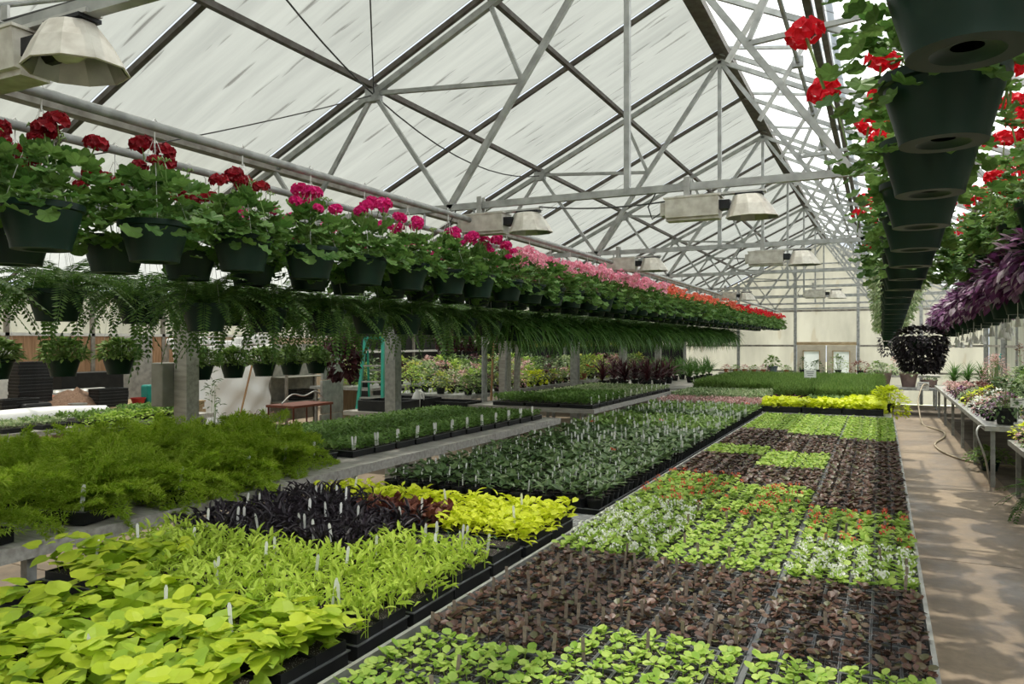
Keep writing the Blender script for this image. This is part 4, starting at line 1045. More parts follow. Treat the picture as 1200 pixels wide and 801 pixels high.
for (x, y) in [(-4.05, 2.15), (-4.6, 2.2), (-5.2, 2.3), (-4.1, 2.8), (-4.65, 2.95), (-5.25, 3.05), (-4.1, 3.45), (-4.7, 3.6), (-5.3, 3.75), (-4.15, 4.05), (-4.75, 4.25), (-5.35, 4.4), (-4.25, 4.55)]:
    n += 1; c = 'at the bench front' if x > -4.3 else ('on the gutter side' if x < -5 else 'mid bench')
    t = thing('asparagus_fern', 'feathery asparagus fern in a black flat %s, %s of the cluster' % (c, nth(n)), 'fern', (x, y, H - 0.998), U(-.05, .05) + 0.2, 'asparagus ferns on the timber bench')
    put('tray', tray_mesh(0.36, 0.30, 0.075) if n < 2 else TRA, t) if n > 1 else None
    if n == 1:
        TRA = tray_mesh(0.36, 0.30, 0.075); put('tray', TRA, t)
    put('soil_bed', MB().box(-0.17, 0.17, -0.14, 0.14, 0.01, 0.06).mesh('soil_bed', ['soil']) if n == 1 else SOB, t) if n > 1 else None
    if n == 1:
        SOB = MB().box(-0.17, 0.17, -0.14, 0.14, 0.01, 0.06).mesh('soil_bed', ['soil']); put('soil_bed', SOB, t)
    for i in range(46):
        a = U(0, 6.283); big = x > -4.4 and y > 3.3
        put('frond', random.choice(AF), t, (U(-.1, .1), U(-.1, .1), 0.06), (U(-0.2, 0.95) - (0.25 if big and math.cos(a) > 0.3 else 0), U(-.4, .4), a - math.pi / 2), U(0.75, 1.15) * (1.12 if big else 1))
    for _ in range(1): put('plant_label', STAKEW, t, (0.14, -0.12, 0.10), (0.1, 0.1, 0.6), 1.5)
# herb flats
HERB = [tuft(TO, 700, 0.038, ['herb'], w=0.262, d=0.15, z0=0.06, z1=0.115, pit=(0.0, 1.0)) for _ in range(3)]
HT = tray_mesh(0.52, 0.30, 0.055); HS = MB().box(-0.255, 0.255, -0.145, 0.145, 0.006, 0.05).mesh('soil_bed', ['soil'])
def flat(name, label, cat, x, y, z, mesh, group, tags=0, tray=None, fname='foliage', rz=0):
    t = thing(name, label, cat, (x, y, z), rz + U(-.01, .01), group); put('tray', tray or HT, t); put('soil_bed', HS, t)
    tag(put(fname, mesh, t, None, (0, 0, random.choice((0, math.pi)))), kind='stuff')
    for i in range(tags): put('plant_label', STAKEW, t, (0.236, -0.12 + 0.03 * i + U(-.005, .005), 0.085), (U(-.1, .1), U(-.1, .1), U(-.3, .3) + 0.7), 1.2)
    return t
ZL = H - 0.998
for c in range(3):
    for k in range(12):
        y = 5.45 + 0.315 * k
        flat('herb_flat', 'flat of dense fine green herb, %s, %s from the ferns' % (['aisle-side column', 'middle column', 'gutter-side column'][c], nth(k + 1)), 'seedling flat', -4.36 - 0.535 * c + 0.02 * k * 0.6, y, ZL, HERB[(k + c) % 3], 'herb flats on the timber bench', 2 if c == 0 else 0)
BAS = tuft(TO, 260, 0.06, ['midgreen'], w=0.26, d=0.15, z0=0.07, z1=0.13)
for k in range(2): flat('basil_flat', 'flat of broader leaved green seedlings beside the ferns, %s of two' % nth(k + 1), 'seedling flat', -4.45 - 0.545 * k, 5.05, ZL, BAS, 'broader leaved flats beside the ferns', 1)
# second and third left benches
CHV = [tuft(TO, 520, 0.05, ['herb'], w=0.26, d=0.15, z0=0.07, z1=0.17, pit=(0.3, 1.4)) for _ in range(2)]
PAL = [tuft(TO, 520, 0.045, ['pale'], w=0.26, d=0.15, z0=0.06, z1=0.11) for _ in range(2)]
n = 0
for k in range(14):
    for c in range(3):
        y = 10.65 + 0.325 * k; ch = (k < 5 and c < 2) or k < 2; n += 1
        flat('seedling_flat', ('flat of leafy chervil' if ch else 'flat of pale variegated seedlings') + ' on the second grey bench, %s counting from its near corner' % nth(n), 'seedling flat', -4.05 - 0.56 * c, y, H - 0.978, random.choice(CHV if ch else PAL), 'seedling flats on the second grey bench', 1 if c == 0 else 0)
# cordylines
def spiky(k, L, mats, w=0.03): 
    fb = FB(); T = T_blade(w, 0.12); a = rnd(k, 0, 6.283)
    fb.add(place(T, np.stack([0.02 * np.cos(a), 0.02 * np.sin(a), rnd(k, 0, 0.12)], 1), a - math.pi / 2, rnd(k, -0.1, 1.4), rnd(k, -.3, .3), rnd(k, L * 0.8, L * 1.1)), 0)
    return fb.mesh('blades', mats)
CRD = [spiky(60, 0.5, ['burg']) for _ in range(2)]
GRS = [spiky(90, 0.45, ['grass'], 0.02) for _ in range(2)]
PB = pot_mesh('pot', 0.09, 0.13, 'black'); PBT = pot_mesh('pot', 0.09, 0.13, 'terra')
for k in range(11):
    x = -4.3 - 0.5 * (k % 3); y = 15.2 + 0.55 * (k // 3) + (0.7 if k < 3 else 0.9)
    t = thing('cordyline', 'spiky burgundy cordyline in a black pot, %s of the clump on the grey bench' % nth(k + 1), 'potted plant', (x - 0.2, y, H - 0.978), 0, 'burgundy cordylines'); put('pot', PB, t)
    tag(put('blades', CRD[k % 2], t, (0, 0, 0.13)), kind='stuff')
for k in range(12):
    t = thing('grassy_plant', 'tall grassy green pot plant behind the cordylines, %s of the row' % nth(k + 1), 'potted plant', (-4.15 - 0.55 * (k % 3), 18.4 + 0.75 * (k // 3), H - 0.978), 0, 'grassy plants behind the cordylines'); put('pot', PB, t)
    tag(put('blades', GRS[k % 2], t, (0, 0, 0.13)), kind='stuff')

# ================================================================ FAR CENTRE BENCH
def grid_flats(x0, nx, y0, ny, kindf, grp, z, dx=0.55, dy=0.33):
    n = 0
    for j in range(ny):
        for i in range(nx):
            nm, lb, me, tray = kindf(i, j); n += 1
            flat(nm, '%s, row %s, %s from the path' % (lb, nth(j + 1), nth(nx - i)), 'seedling flat', x0 + dx * i, y0 + dy * j, z, me, grp, 0, tray)
LIMF = [tuft(TH, 170, 0.085, ['yellow'], w=0.28, d=0.15, z0=0.08, z1=0.19, pit=(-.2, .7)) for _ in range(2)]
PNK = [tuft(TO, 300, 0.05, ['pinkleaf'], w=0.26, d=0.15, z0=0.07, z1=0.13) for _ in range(2)]
DIL = [tuft(TNAR, 1500, 0.10, ['midgreen'], w=0.27, d=0.16, z0=0.08, z1=0.28, pit=(0.3, 1.5)) for _ in range(2)]
MIXP = [tuft(TO, 330, 0.055, ['burg'], w=0.26, d=0.15, z0=0.07, z1=0.16)]
ERW = [tuft(TO, 500, 0.05, ['pale'], w=0.27, d=0.15, z0=0.07, z1=0.18, pit=(0.2, 1.3)) for _ in range(2)]
DKG = [tuft(TO, 330, 0.055, ['midgreen'], w=0.26, d=0.15, z0=0.07, z1=0.18)]
BIGT = tray_mesh(0.53, 0.30, 0.085)
def cb(i, j):
    if i >= 3:
        if j < 2: return 'lime_flat', 'flat of yellow lime sweet potato', LIMF[(i + j) % 2], BIGT
        if j < 4:
            return [('coleus_flat', 'flat of dark red coleus', MIXP[0], BIGT), ('seedling_flat', 'flat of mixed green foliage', DKG[0], BIGT), ('lime_flat', 'flat of yellow lime foliage', LIMF[0], BIGT)][0 if i == 3 else (1 if i < 5 else 2)]
        return 'dill_flat', 'flat of tall feathery green seedlings', DIL[(i + j) % 2], HT
    if j < 3: return 'pink_flat', 'flat of pink splashed seedlings', PNK[(i + j) % 2], BIGT
    if j < 8: return 'pale_flat', 'flat of pale leaved seedlings', ERW[(i + j) % 2], HT
    return 'dill_flat', 'flat of tall feathery green seedlings', DIL[(i + j) % 2], HT
grid_flats(-2.98, 6, 12.1, 22, cb, 'flats on the far bench', ZB_ + 0.002)
def bush(k, R, Hh, size, mat, T=TO, lo=-0.3): return dome_foliage('foliage', T, k, R, Hh, size, [mat, mat], lo, 0.6)
t = thing('lime_bush', 'bright yellow lime bush spilling off the far bench corner over the path', 'potted plant', (0.10, 12.7, ZB_ + 0.002)); put('pot', PB, t)
tag(put('foliage', bush(520, 0.28, 0.30, 0.07, 'yellow'), t, (0, 0, 0.08)), kind='stuff')

# signs on stakes
def sign(x, y, z, h, label, w=0.11, hh=0.075, txt=('FOLIAGE', '4.50')):
    t = thing('price_sign', label, 'sign', (x, y, z))
    MB().tube([(0, 0, 0), (0, 0, h)], 0.006, 6).obj('stake', ['tag'], t)
    MB().box(-w, w, -0.004, 0.004, h, h + 2 * hh).obj('sign_card', ['tag'], t, None, (0, 0, 0.25))
    for k in range(3): MB().box(-w * (0.7 - 0.12 * k), w * (0.7 - 0.12 * k), -0.0062, -0.004, h + hh * (1.5 - 0.5 * k), h + hh * (1.62 - 0.5 * k)).obj('printed_line', ['ink'], t, None, (0, 0, 0.25))
sign(-1.25, 16.0, ZB_ + 0.05, 0.30, 'white price sign standing among the tall green seedlings')
sign(0.95, 21.6, H - 1.2, 0.0, 'white sign on the cross bench at the end of the path', 0.14, 0.1)
sign(1.62, 11.9, H - 1.10, 0.24, 'white price sign above the dark pots on the steel bench', 0.085, 0.06)

# ================================================================ POTTED PLANTS
CACHE = {}
def foliage_for(key):
    if key not in CACHE:
        k, R, Hh, size, mat, T, lo = key
        CACHE[key] = dome_foliage('foliage', {'o': TO, 'n': TON, 'r': TR, 'h': TH, 'l': TLOW}[T], k, R, Hh, size, [mat, 'gstem'], lo, 0.6)
    return CACHE[key]
POTC = {}
def potted(name, label, cat, x, y, z, R, h, pm, fol, fz=None, group=None, fl=None, nfl=0):
    t = thing(name, label, cat, (x, y, z), U(0, 6), group)
    k = (R, h, pm)
    if k not in POTC: POTC[k] = pot_mesh('pot', R, h, pm)
    put('pot', POTC[k], t); me = fol if not isinstance(fol, tuple) else foliage_for(fol)
    tag(put('foliage', me, t, (0, 0, h if fz is None else fz), (0, 0, U(0, 6))), kind='stuff')
    if fl:
        for _ in range(nfl):
            a = U(0, 6.28); r = U(0.02, 0.16); put('flower_head', random.choice(HEADS[fl]), t, (r * math.cos(a), r * math.sin(a), h + 0.05), (U(-.3, .3), U(-.3, .3), 0), U(0.7, 1.0))
    return t
zR1, zR0 = H - 1.098, H - 1.218
# steel bench on the path side
sp = [('dark green', ('darkgreen')), ('mid green', 'midgreen'), ('pale', 'pale')]
potted('rose_bush', 'dark leafy shrub in a black pot at the near corner of the steel bench', 'potted plant', 1.50, 12.05, zR1, 0.13, 0.22, 'black', (260, 0.26, 0.42, 0.075, 'darkgreen', 'o', -0.25))
potted('rose_bush', 'tall dark shrub in a black pot behind the near corner of the steel bench', 'potted plant', 2.05, 12.35, zR1, 0.14, 0.24, 'black', (330, 0.30, 0.55, 0.075, 'darkgreen', 'o', -0.25))
potted('rose_bush', 'dark shrub in a black pot between the tall shrub and wall', 'potted plant', 2.38, 12.9, zR1, 0.14, 0.24, 'black', (330, 0.30, 0.52, 0.075, 'darkgreen', 'o', -0.25))
for k in range(9):
    potted('shrub', 'leafy green shrub in the wall-side row of the steel bench, %s from its near end' % nth(k + 1), 'potted plant', 2.45, 13.0 + 0.62 * k, zR1, 0.13, 0.2, 'black', (280, 0.27, 0.40, 0.07, ['midgreen', 'darkgreen', 'pale'][k % 3], 'o', -0.25), None, 'shrubs on the steel bench')
cl = [('purple', 'dusky purple'), ('yellow', 'lime'), ('pinkleaf', 'pink'), ('pale', 'silver'), ('f_white', 'white'), ('burg', 'burgundy'), ('bronzeleaf', 'rusty red')]
n = 0
for k in range(12):
    for c in range(3):
        n += 1; m, w = cl[0] if 12.9 < 0 else cl[(k * 2 + c * 3) % 7] if k < 9 else (('pinkleaf', 'pink') if c < 2 else ('bronzeleaf', 'rusty red'))
        potted('bedding_pot', 'small pot of %s foliage on the steel bench, %s from its near end' % (w, nth(n)), 'potted plant', 1.38 + 0.27 * c, 12.5 + 0.62 * k, zR1, 0.075, 0.1, 'black', (110, 0.16, 0.14, 0.05, m, 'o', -0.25), None, 'bedding pots on the steel bench')
for k in range(3):
    potted('strappy_plant', 'strappy pale green plant at the far end of the steel bench, %s of three' % nth(k + 1), 'potted plant', 1.55 + 0.3 * k, 20.6 + 0.2 * k, zR1, 0.12, 0.16, 'black', GRS[k % 2], None, 'strappy plants on the steel bench')
for k in range(3):
    potted('blossom_shrub', 'airy shrub with pale blossom near the path-side wall, %s of three' % nth(k + 1), 'potted plant', 2.25 + 0.05 * k, 19.2 + 0.8 * k, zR1, 0.13, 0.2, 'black', (240, 0.30, 0.62, 0.05, 'pinkleaf', 'o', -0.1), None, 'airy blossom shrubs')
potted('climbing_plant', 'tall slender climber with copper leaves against the wall panels', 'potted plant', 2.55, 18.4, zR1, 0.12, 0.2, 'black', (60, 0.10, 0.95, 0.06, 'bronzeleaf', 'o', 0.0))
# lower bench near: lime and pink
n = 0
for k in range(9):
    for c in range(3):
        n += 1; m, w = [('yellow', 'lime'), ('pinkleaf', 'pink'), ('midgreen', 'green')][(k + c) % 3 if k else 0]
        potted('bedding_pot', 'small pot of %s foliage on the lower steel bench, %s counting from its far end' % (w, nth(n)), 'potted plant', 1.56 + 0.28 * c, 11.0 - 0.5 * k, zR0, 0.075, 0.1, 'black', (110, 0.15, 0.14, 0.05, m, 'o', -0.25), None, 'pots on the lower steel bench')
# fern pot and trailing plant on the floor beside the path
t = thing('potted_fern', 'bright green fern in a dark pot standing on the floor at the path edge', 'fern', (1.60, 9.85, 0.0)); put('pot', pot_mesh('pot', 0.18, 0.25), t)
for i in range(30):
    a = U(0, 6.283); put('frond', random.choice(FROND), t, (0.04 * math.cos(a), 0.04 * math.sin(a), 0.22), (U(0.1, 0.9), U(-.3, .3), a - math.pi / 2), U(0.9, 1.25))
potted('trailing_plant', 'low leafy green plant in a pot on the floor under the steel bench', 'potted plant', 1.45, 13.2, 0, 0.14, 0.18, 'pot', (260, 0.30, 0.16, 0.07, 'midgreen', 'o', -0.25))
# end planters
for i, (x, y) in enumerate([(-0.20, 22.9), (0.42, 22.9)]):
    potted('planter', 'mauve planter of grey green foliage on the cross bench, %s of two' % ('doorward' if i == 0 else 'pathward'), 'planter', x + 0.25, y, H - 1.198, 0.22, 0.36, 'mauve', (170, 0.34, 0.24, 0.09, 'pale', 'o', -0.1))
potted('planter', 'low mauve bowl on the cross bench beside the hose', 'planter', 1.15, 22.9, H - 1.198, 0.2, 0.2, 'mauve', (60, 0.18, 0.1, 0.06, 'darkgreen', 'o', 0))
zE = H - 0.948
potted('house_plant', 'leafy plant in a blue grey square pot before the end wall', 'potted plant', -3.05, 24.9, zE, 0.17, 0.20, 'blue', (120, 0.24, 0.30, 0.11, 'midgreen', 'o', 0.0))
for i, (x, r, hh, m, lb) in enumerate([(-2.15, .14, .36, 'darkgreen', 'thin sparse plant in a small black pot before the doors'), (-1.75, .2, .28, 'darkgreen', 'dark leafy plant in a small pot before the doors'), (-1.15, .32, .45, 'pale', 'broad airy grey shrub before the second door'), (-0.55, .3, .3, 'bronzeleaf', 'low bronze plant beside the door post'), (-0.1, .26, .28, 'midgreen', 'green plant beside the first planter'), (0.35, .2, .42, 'pinkleaf', 'pale pink flowering stems beyond the door post')]):
    potted('pot_plant', lb, 'potted plant', x, 24.75, zE, 0.1, 0.11, 'black', ([70, 130, 230, 160, 160, 90][i], r, hh, 0.07, m, 'o', -0.1))
for k in range(6):
    potted('pot_plant', 'low reddish pot plant on the door bench, %s from the gutter posts' % nth(k + 1), 'potted plant', -4.4 + 0.28 * k if k < 5 else -2.6, 24.6, zE, 0.08, 0.1, 'terra', (90, 0.15, 0.12, 0.06, ['pinkleaf', 'midgreen'][k % 2], 'o', -0.2), None, 'low pot plants on the door bench')

# hose
hp = [(1.15, 21.9, H - 1.12), (0.95, 21.3, H - 1.05), (0.82, 20.8, H - 1.35), (0.80, 20.4, 0.4), (0.86, 19.8, 0.03), (1.0, 19.0, 0.02), (1.18, 18.2, 0.02), (1.12, 17.2, 0.02), (0.92, 16.2, 0.02), (0.90, 15.4, 0.02), (1.02, 14.6, 0.02), (1.22, 14.0, 0.02), (1.5, 13.7, 0.02), (1.9, 13.6, 0.02)]
def smooth_pts(P, n=6):
    P = [Vector(p) for p in P]; P = [P[0]] + P + [P[-1]]; out = []
    for i in range(1, len(P) - 2):
        a, b, c, d = P[i - 1:i + 3]
        for k in range(n):
            s = k / n; out.append(0.5 * ((2 * b) + (c - a) * s + (2 * a - 5 * b + 4 * c - d) * s * s + (3 * b - a - 3 * c + d) * s ** 3))
    return out + [P[-2]]
cable('garden_hose', smooth_pts(hp), 0.016, 'hose', 'tan garden hose trailing from the cross bench along the concrete path', 'hose', 8)
cable('grey_hose', smooth_pts([(1.23, 11.65, H - 1.12), (1.16, 11.6, H - 1.10), (1.12, 11.5, H - 1.2), (1.2, 11.5, H - 1.45), (1.26, 11.7, 0.25), (1.3, 11.8, 0.02)]), 0.014, 'alu', 'grey hose looped over the near corner of the steel bench', 'hose', 8)
t = thing('fallen_bloom', 'small yellow bloom lying on the concrete path', 'flower', (0.56, 4.62, 0.003))
V, F = place(TO, np.zeros((5, 3)), np.array([0, 1.3, 2.6, 3.7, 5.0]), 0.15, 0.1, 0.035); put('petals', mk_mesh('petals', V, F, ['f_yellow']), t)
t = thing('push_broom', 'blue handled tool leaning against the far wall post', 'tool', (2.35, 20.6, 0)); MB().tube([(0, 0, 0), (0.1, 0.3, 1.0), (0.14, 0.42, 1.25)], 0.015, 6).obj('handle', ['alu'], t); MB().tube([(0.14, 0.42, 1.25), (0.19, 0.56, 1.62)], 0.022, 6).obj('grip', ['teal'], t)

# ================================================================ POTTING BAY
CS, SN = math.cos(math.radians(25.9)), math.sin(math.radians(25.9))
def bay(u, d): return d * (u * CS - SN), d * (u * SN + CS)      # ground point from bearing u and distance d
TX, TY = bay(-0.562, 12.5)
tp = thing('potting_table', 'long potting table of pine pallets with a heap of soil', 'table', (TX, TY, 0))
for k in range(14): box_obj('plank', 'pine', -0.75, 0.75, -1.85 + 0.265 * k, -1.85 + 0.265 * k + 0.21, 0.82, 0.845, tp)
for x in (-0.7, 0, 0.66): box_obj('bearer', 'pine', x, x + 0.06, -1.85, 1.8, 0.72, 0.82, tp)
for x in (-0.7, 0.62):
    for y in (-1.8, 0, 1.7): box_obj('leg', 'pine', x, x + 0.08, y, y + 0.08, 0, 0.72, tp)
box_obj('front_plank', 'pine', 0.735, 0.755, -1.85, 1.8, 0.60, 0.69, tp)
def on_table(px, back=0.0):
    """a point on the table top at bearing px (front edge, or BACK metres behind it)"""
    u = (px - 600) / 890; x = TX + 0.45 - back; d = x / (u * CS - SN); return x, d * (u * SN + CS), 0.846
V = []; F = []; nn = 14
for j in range(nn + 1):
    for i in range(nn + 1):
        x = -1 + 2 * i / nn; y = -1 + 2 * j / nn; r = math.hypot(x, y)
        V.append((x * 0.5, y * 0.72, max(0, 0.30 * (1 - r ** 1.3)) * (0.8 + 0.4 * random.random())))
for j in range(nn):
    for i in range(nn): a = j * (nn + 1) + i; F.append((a, a + 1, a + nn + 2, a + nn + 1))
M['heap'] = surf('soil heap', (0.14, 0.08, 0.05), (0.24, 0.15, 0.10), 40, 0.95)
tag(put('soil_heap', mk_mesh('soil_heap', V, F, ['heap'], smooth=True), None, on_table(90, 0.35)), 'mound of brown potting soil on the pallet table', 'soil')
STK = tray_mesh(0.52, 0.27, 0.05)
def stack(p, k, label, step=0.035, rz=0.0):
    for i in range(k):
        o = put('nursery_tray', STK, None, (p[0] + U(-.008, .008), p[1] + U(-.008, .008), p[2] + step * i), (0, 0, rz + U(-.04, .04)))
        tag(o, '%s, %s from its bottom' % (label, nth(i + 1)), 'tray', label)
stack(on_table(127), 6, 'empty black tray in the stack beside the soil heap', 0.05, 1.57)
stack(on_table(36, 0.5), 15, 'empty black tray in the tall stack on the pallet table', 0.05, 1.57)
stack(on_table(18), 5, 'empty black tray in the short stack at the table end', 0.045, 1.57)
def boxy(name, label, cat, mat, x, y, z, w, d, h, rz=0, bev=0.01):
    q = MB().box(-w / 2, w / 2, -d / 2, d / 2, 0, h); o = q.obj(name, [mat], None, (x, y, z), (0, 0, rz)); m = o.modifiers.new('b', 'BEVEL'); m.width = bev; m.segments = 2
    return tag(o, label, cat)
def tub(name, label, cat, mat, p, R, h): return tag(put(name, pot_mesh(name, R, h, mat, soil=False), None, p), label, cat)
tub('bowl', 'small red plastic bowl on the pallet table', 'bowl', 'red', on_table(162), 0.12, 0.11)
tub('tub', 'clear grey tub in front of the soil heap', 'tub', 'alu', on_table(91, -0.2), 0.13, 0.11)
boxy('teal_drum', 'teal plastic container on the pallet table by the square post', 'container', 'teal', *on_table(175), 0.2, 0.2, 0.32, 0, 0.03)
boxy('red_tray', 'flat red plastic tray on the pallet table', 'tray', 'red', *on_table(52), 0.5, 0.35, 0.05, 0.4)
boxy('orange_sack', 'folded orange sack behind the red tray', 'sack', 'terra', *on_table(52, 0.6), 0.35, 0.6, 0.2, 0.3, 0.08)
boxy('stone_sack', 'grey sack behind the soil heap', 'sack', 'alu', *on_table(76, 0.95), 0.3, 0.6, 0.26, 0.1, 0.1)
boxy('stone_sack', 'grey sack between the soil heap and the stacked trays', 'sack', 'alu', *on_table(108, 0.95), 0.3, 0.6, 0.26, 0.1, 0.1)
boxy('black_sheeting', 'black plastic sheeting spread by the short stack of trays', 'sheeting', 'black', *on_table(30, 0.05), 0.5, 0.5, 0.16, 0.2, 0.05)
boxy('dark_cabinet', 'dark open cabinet behind the potting table', 'cabinet', 'black', TX - 1.3, TY + 0.9, 0, 0.5, 1.2, 1.35)
x_, y_ = bay(-0.632, 13.6); boxy('white_board', 'white board leaning by the tall stack of trays', 'board', 'white', x_, y_, 0.0, 0.04, 0.30, 1.55)
x_, y_ = bay(-0.672, 13.4); boxy('white_board', 'pale board leaning at the table end', 'board', 'white', x_, y_, 0.0, 0.04, 0.35, 1.8)
x_, y_ = bay(-0.50, 15.2); boxy('leaning_sheet', 'pale grey panel standing against the fence boards', 'board', 'alu', x_, y_, 0.0, 0.05, 0.9, 2.0)
x_, y_ = bay(-0.60, 10.6); boxy('tan_crate', 'tan crate on the floor under the table edge', 'crate', 'pine', -10.55, 6.9, 0.0, 0.35, 0.4, 0.66)
boxy('control_box', 'grey steel switch box fixed beside the square post', 'box', 'greybox', -6.23, 5.15, H - 0.62, 0.16, 0.20, 0.42)
# low bench
o = MB().lathe([(0.0, 0.0), (0.30, 0.0), (0.36, 0.06), (0.33, 0.15), (0.15, 0.19), (0.0, 0.2)], 16).obj('white_bag', ['tarp'], None, (-9.95, 6.1, H - 1.045), None, True); o.scale = (0.6, 3.4, 0.95); tag(o, 'long white plastic bag lying behind the low flats', 'bag')
for k in range(7):
    flat('low_flat', 'flat of short seedlings in the potting bay, %s along the low bench' % nth(k + 1), 'seedling flat', -9.25, 4.95 + 0.45 * k, H - 1.048, [PAL[0], PAL[1], PAL[0], BAS, BAS, CHV[0], CHV[0]][k], 'flats on the low potting bay bench')
for k in range(5):
    x_, y_ = bay((118 + 16 * k - 600) / 890, 9.6 + 0.25 * k)
    potted('low_shrub', 'light green bushy seedlings between the low bench and the grey post, %s toward the post' % nth(k + 1), 'potted plant', x_, y_, 0.45, 0.2, 0.3, 'black', (420, 0.36, 0.24, 0.06, 'beggreen', 'o', -0.2), None, 'light green seedlings by the low bench')
tag(box_obj('low_shelf', 'wood', -0.9, 0.9, -0.9, 1.6, 0.40, 0.445, None, (bay(-0.50, 10.1)[0], bay(-0.50, 10.1)[1] - 0.1, 0)), 'low grey board shelf under the light green seedlings', 'shelf')
# tarp on a frame
tt = thing('tarp_screen', 'creased white tarp stretched over a frame behind the hanging baskets', 'tarp', (-12.0, 11.4, 0))
V = []; F = []; na, nb = 60, 36; yA_, yB_ = -1.3, 1.3
for j in range(nb + 1):
    for i in range(na + 1):
        u = i / na; w = j / nb; y = yA_ + (yB_ - yA_) * u; z = 0.22 + 1.65 * w
        fold = 0.05 * math.sin(u * 9 + w * 4) + 0.03 * math.sin(u * 23 - w * 14) * (1 - 0.6 * w) + 0.022 * math.sin(w * 21 + u * 8) * u + 0.10 * (1 - w) ** 2 * math.sin(u * 5)
        V.append((fold, y, z - 0.06 * math.sin(u * 6) ** 2 * w))
for j in range(nb):
    for i in range(na): a = j * (na + 1) + i; F.append((a, a + 1, a + na + 2, a + na + 1))
o = put('tarp_sheet', mk_mesh('tarp_sheet', V, F, ['tarp'], smooth=True), tt); so = o.modifiers.new('t', 'SOLIDIFY'); so.thickness = 0.003
for a, b, c, d in ((yA_ - 0.05, yB_ + 0.05, 1.76, 1.84), (yB_, yB_ + 0.07, 0, 1.76), (yA_ - 0.05, yA_, 0, 1.76)): box_obj('frame_bar', 'beam', -0.19, -0.12, a, b, c, d, tt)
for k in range(11): boxy('folded_sheet', 'crumpled white sheet on top of the tarp frame, %s along' % nth(k + 1), 'plastic sheet', 'tarp', -12.16, 10.2 + 0.24 * k, 1.842, 0.14, 0.2, U(0.06, 0.24), U(-.4, .4), 0.03)
x_, y_ = bay((274 - 600) / 890, 14.4)
o = MB().tube([(0, 0, 0), (0.1, 0.45, 1.72)], 0.018, 6).obj('broom_handle', ['copper'], None, (x_, y_, 0.0)); tag(o, 'tan wooden handle leaning before the white tarp', 'handle')
tr = thing('wire_rack', 'open steel rack with black trays beside the white tarp', 'rack', (-12.0, 13.6, 0))
for y in (-0.75, 0.75):
    for x in (-0.25, 0.25): MB().box(x - 0.025, x + 0.025, y - 0.025, y + 0.025, 0, 1.85).obj('upright', ['beam'], tr)
for z in (0.55, 1.1): box_obj('shelf', 'greybox', -0.25, 0.25, -0.75, 0.75, z, z + 0.02, tr)
box_obj('back_sheet', 'alu', -0.29, -0.26, -0.75, 0.75, 0.1, 1.85, tr)
stack((-12.0, 13.6, 0.572), 6, 'black tray on the steel rack beside the tarp', 0.04, 1.5)
x_, y_ = bay((352 - 600) / 890, 13.0); tg = thing('trolley', 'rusty low steel trolley before the rack', 'trolley', (x_, y_, 0)); box_obj('deck', 'bronzeleaf', -0.3, 0.3, -0.5, 0.5, 0.81, 0.85, tg); box_obj('lower_deck', 'bronzeleaf', -0.3, 0.3, -0.5, 0.5, 0.3, 0.33, tg)
for a in (-0.28, 0.26):
    for b in (-0.48, 0.46): box_obj('leg', 'bronzeleaf', a, a + 0.02, b, b + 0.02, 0, 0.81, tg)
o = MB().tube(smooth_pts([(0, -0.45, 0.02), (0, -0.2, 0.16), (0, 0.1, 0.12), (0, 0.4, 0.18), (0.05, 0.6, 0.02)]), 0.014, 6).obj('metal_tube', ['alu'], None, (x_, y_, 0.852), None, True); tag(o, 'bent chrome tube lying on the rusty trolley', 'tube')
for k in range(4):
    x_, y_ = bay((287 + 12 * k - 600) / 890, 13.2); potted('twiggy_plant', 'sparse dry grey plant before the white tarp, %s of four' % nth(k + 1), 'potted plant', x_, y_, 0, 0.2, 0.45, 'black', (90, 0.26, 0.24, 0.07, ('pale', 'bronzeleaf')[k % 2], 'n', -0.1), None, 'dry plants before the tarp')
x_, y_ = bay((249 - 600) / 890, 12.0); potted('willowy_plant', 'thin upright dark plant silhouetted on the white tarp', 'potted plant', x_, y_, 0.0, 0.12, 0.2, 'black', (90, 0.14, 1.35, 0.12, 'darkgreen', 'n', 0.0))
# big black empty trays behind the herbs
for k, (x, y) in enumerate([(-6.75, 9.6), (-6.75, 10.25), (-6.2, 10.6)]):
    o = put('deep_tray', tray_mesh(0.75, 0.55, 0.16, name='deep_tray') if k == 0 else bpy.data.meshes['deep_tray'], None, (x, y, 0.86 if k != 2 else 0.80)); tag(o, 'large empty black tub behind the herb flats, %s from the ladder' % nth(3 - k), 'tub')
bF4 = bench('far_bay_bench', 'bench of large empty black tubs behind the herb flats', -7.3, -6.2, 9.2, 10.5, H - 1.04, rails='wood', legs=2)
# ladder
ld = thing('step_ladder', 'green fibreglass step ladder with grey aluminium treads', 'ladder', (-8.3, 11.15, 0), 0.35)
for x in (-0.27, 0.27):
    s = -1 if x < 0 else 1
    MB().bar((x * 1.0, 0.0, 0), (x * 0.62, 0.42, 1.95), 0.05, 0.09).obj('front_rail', ['green_fg'], ld)
    MB().bar((x * 0.95, 1.05, 0), (x * 0.62, 0.55, 1.95), 0.035, 0.07).obj('rear_rail', ['green_fg'], ld)
for k in range(6):
    s = (k + 1) * 0.29; w = 0.27 * (1 - 0.38 * s / 1.95); y = 0.42 * s / 1.95
    box_obj('tread', 'alu', -w, w, y - 0.04, y + 0.06, s, s + 0.025, ld)
for k in range(3):
    s = 0.35 + k * 0.5; w = 0.25 * (1 - 0.38 * s / 1.95); y = 1.05 - 0.5 * s / 1.95
    box_obj('rear_brace', 'alu', -w, w, y - 0.01, y + 0.01, s, s + 0.03, ld)
MB().box(-0.18, 0.18, 0.38, 0.6, 1.95, 2.0).obj('top_cap', ['green_fg'], ld)
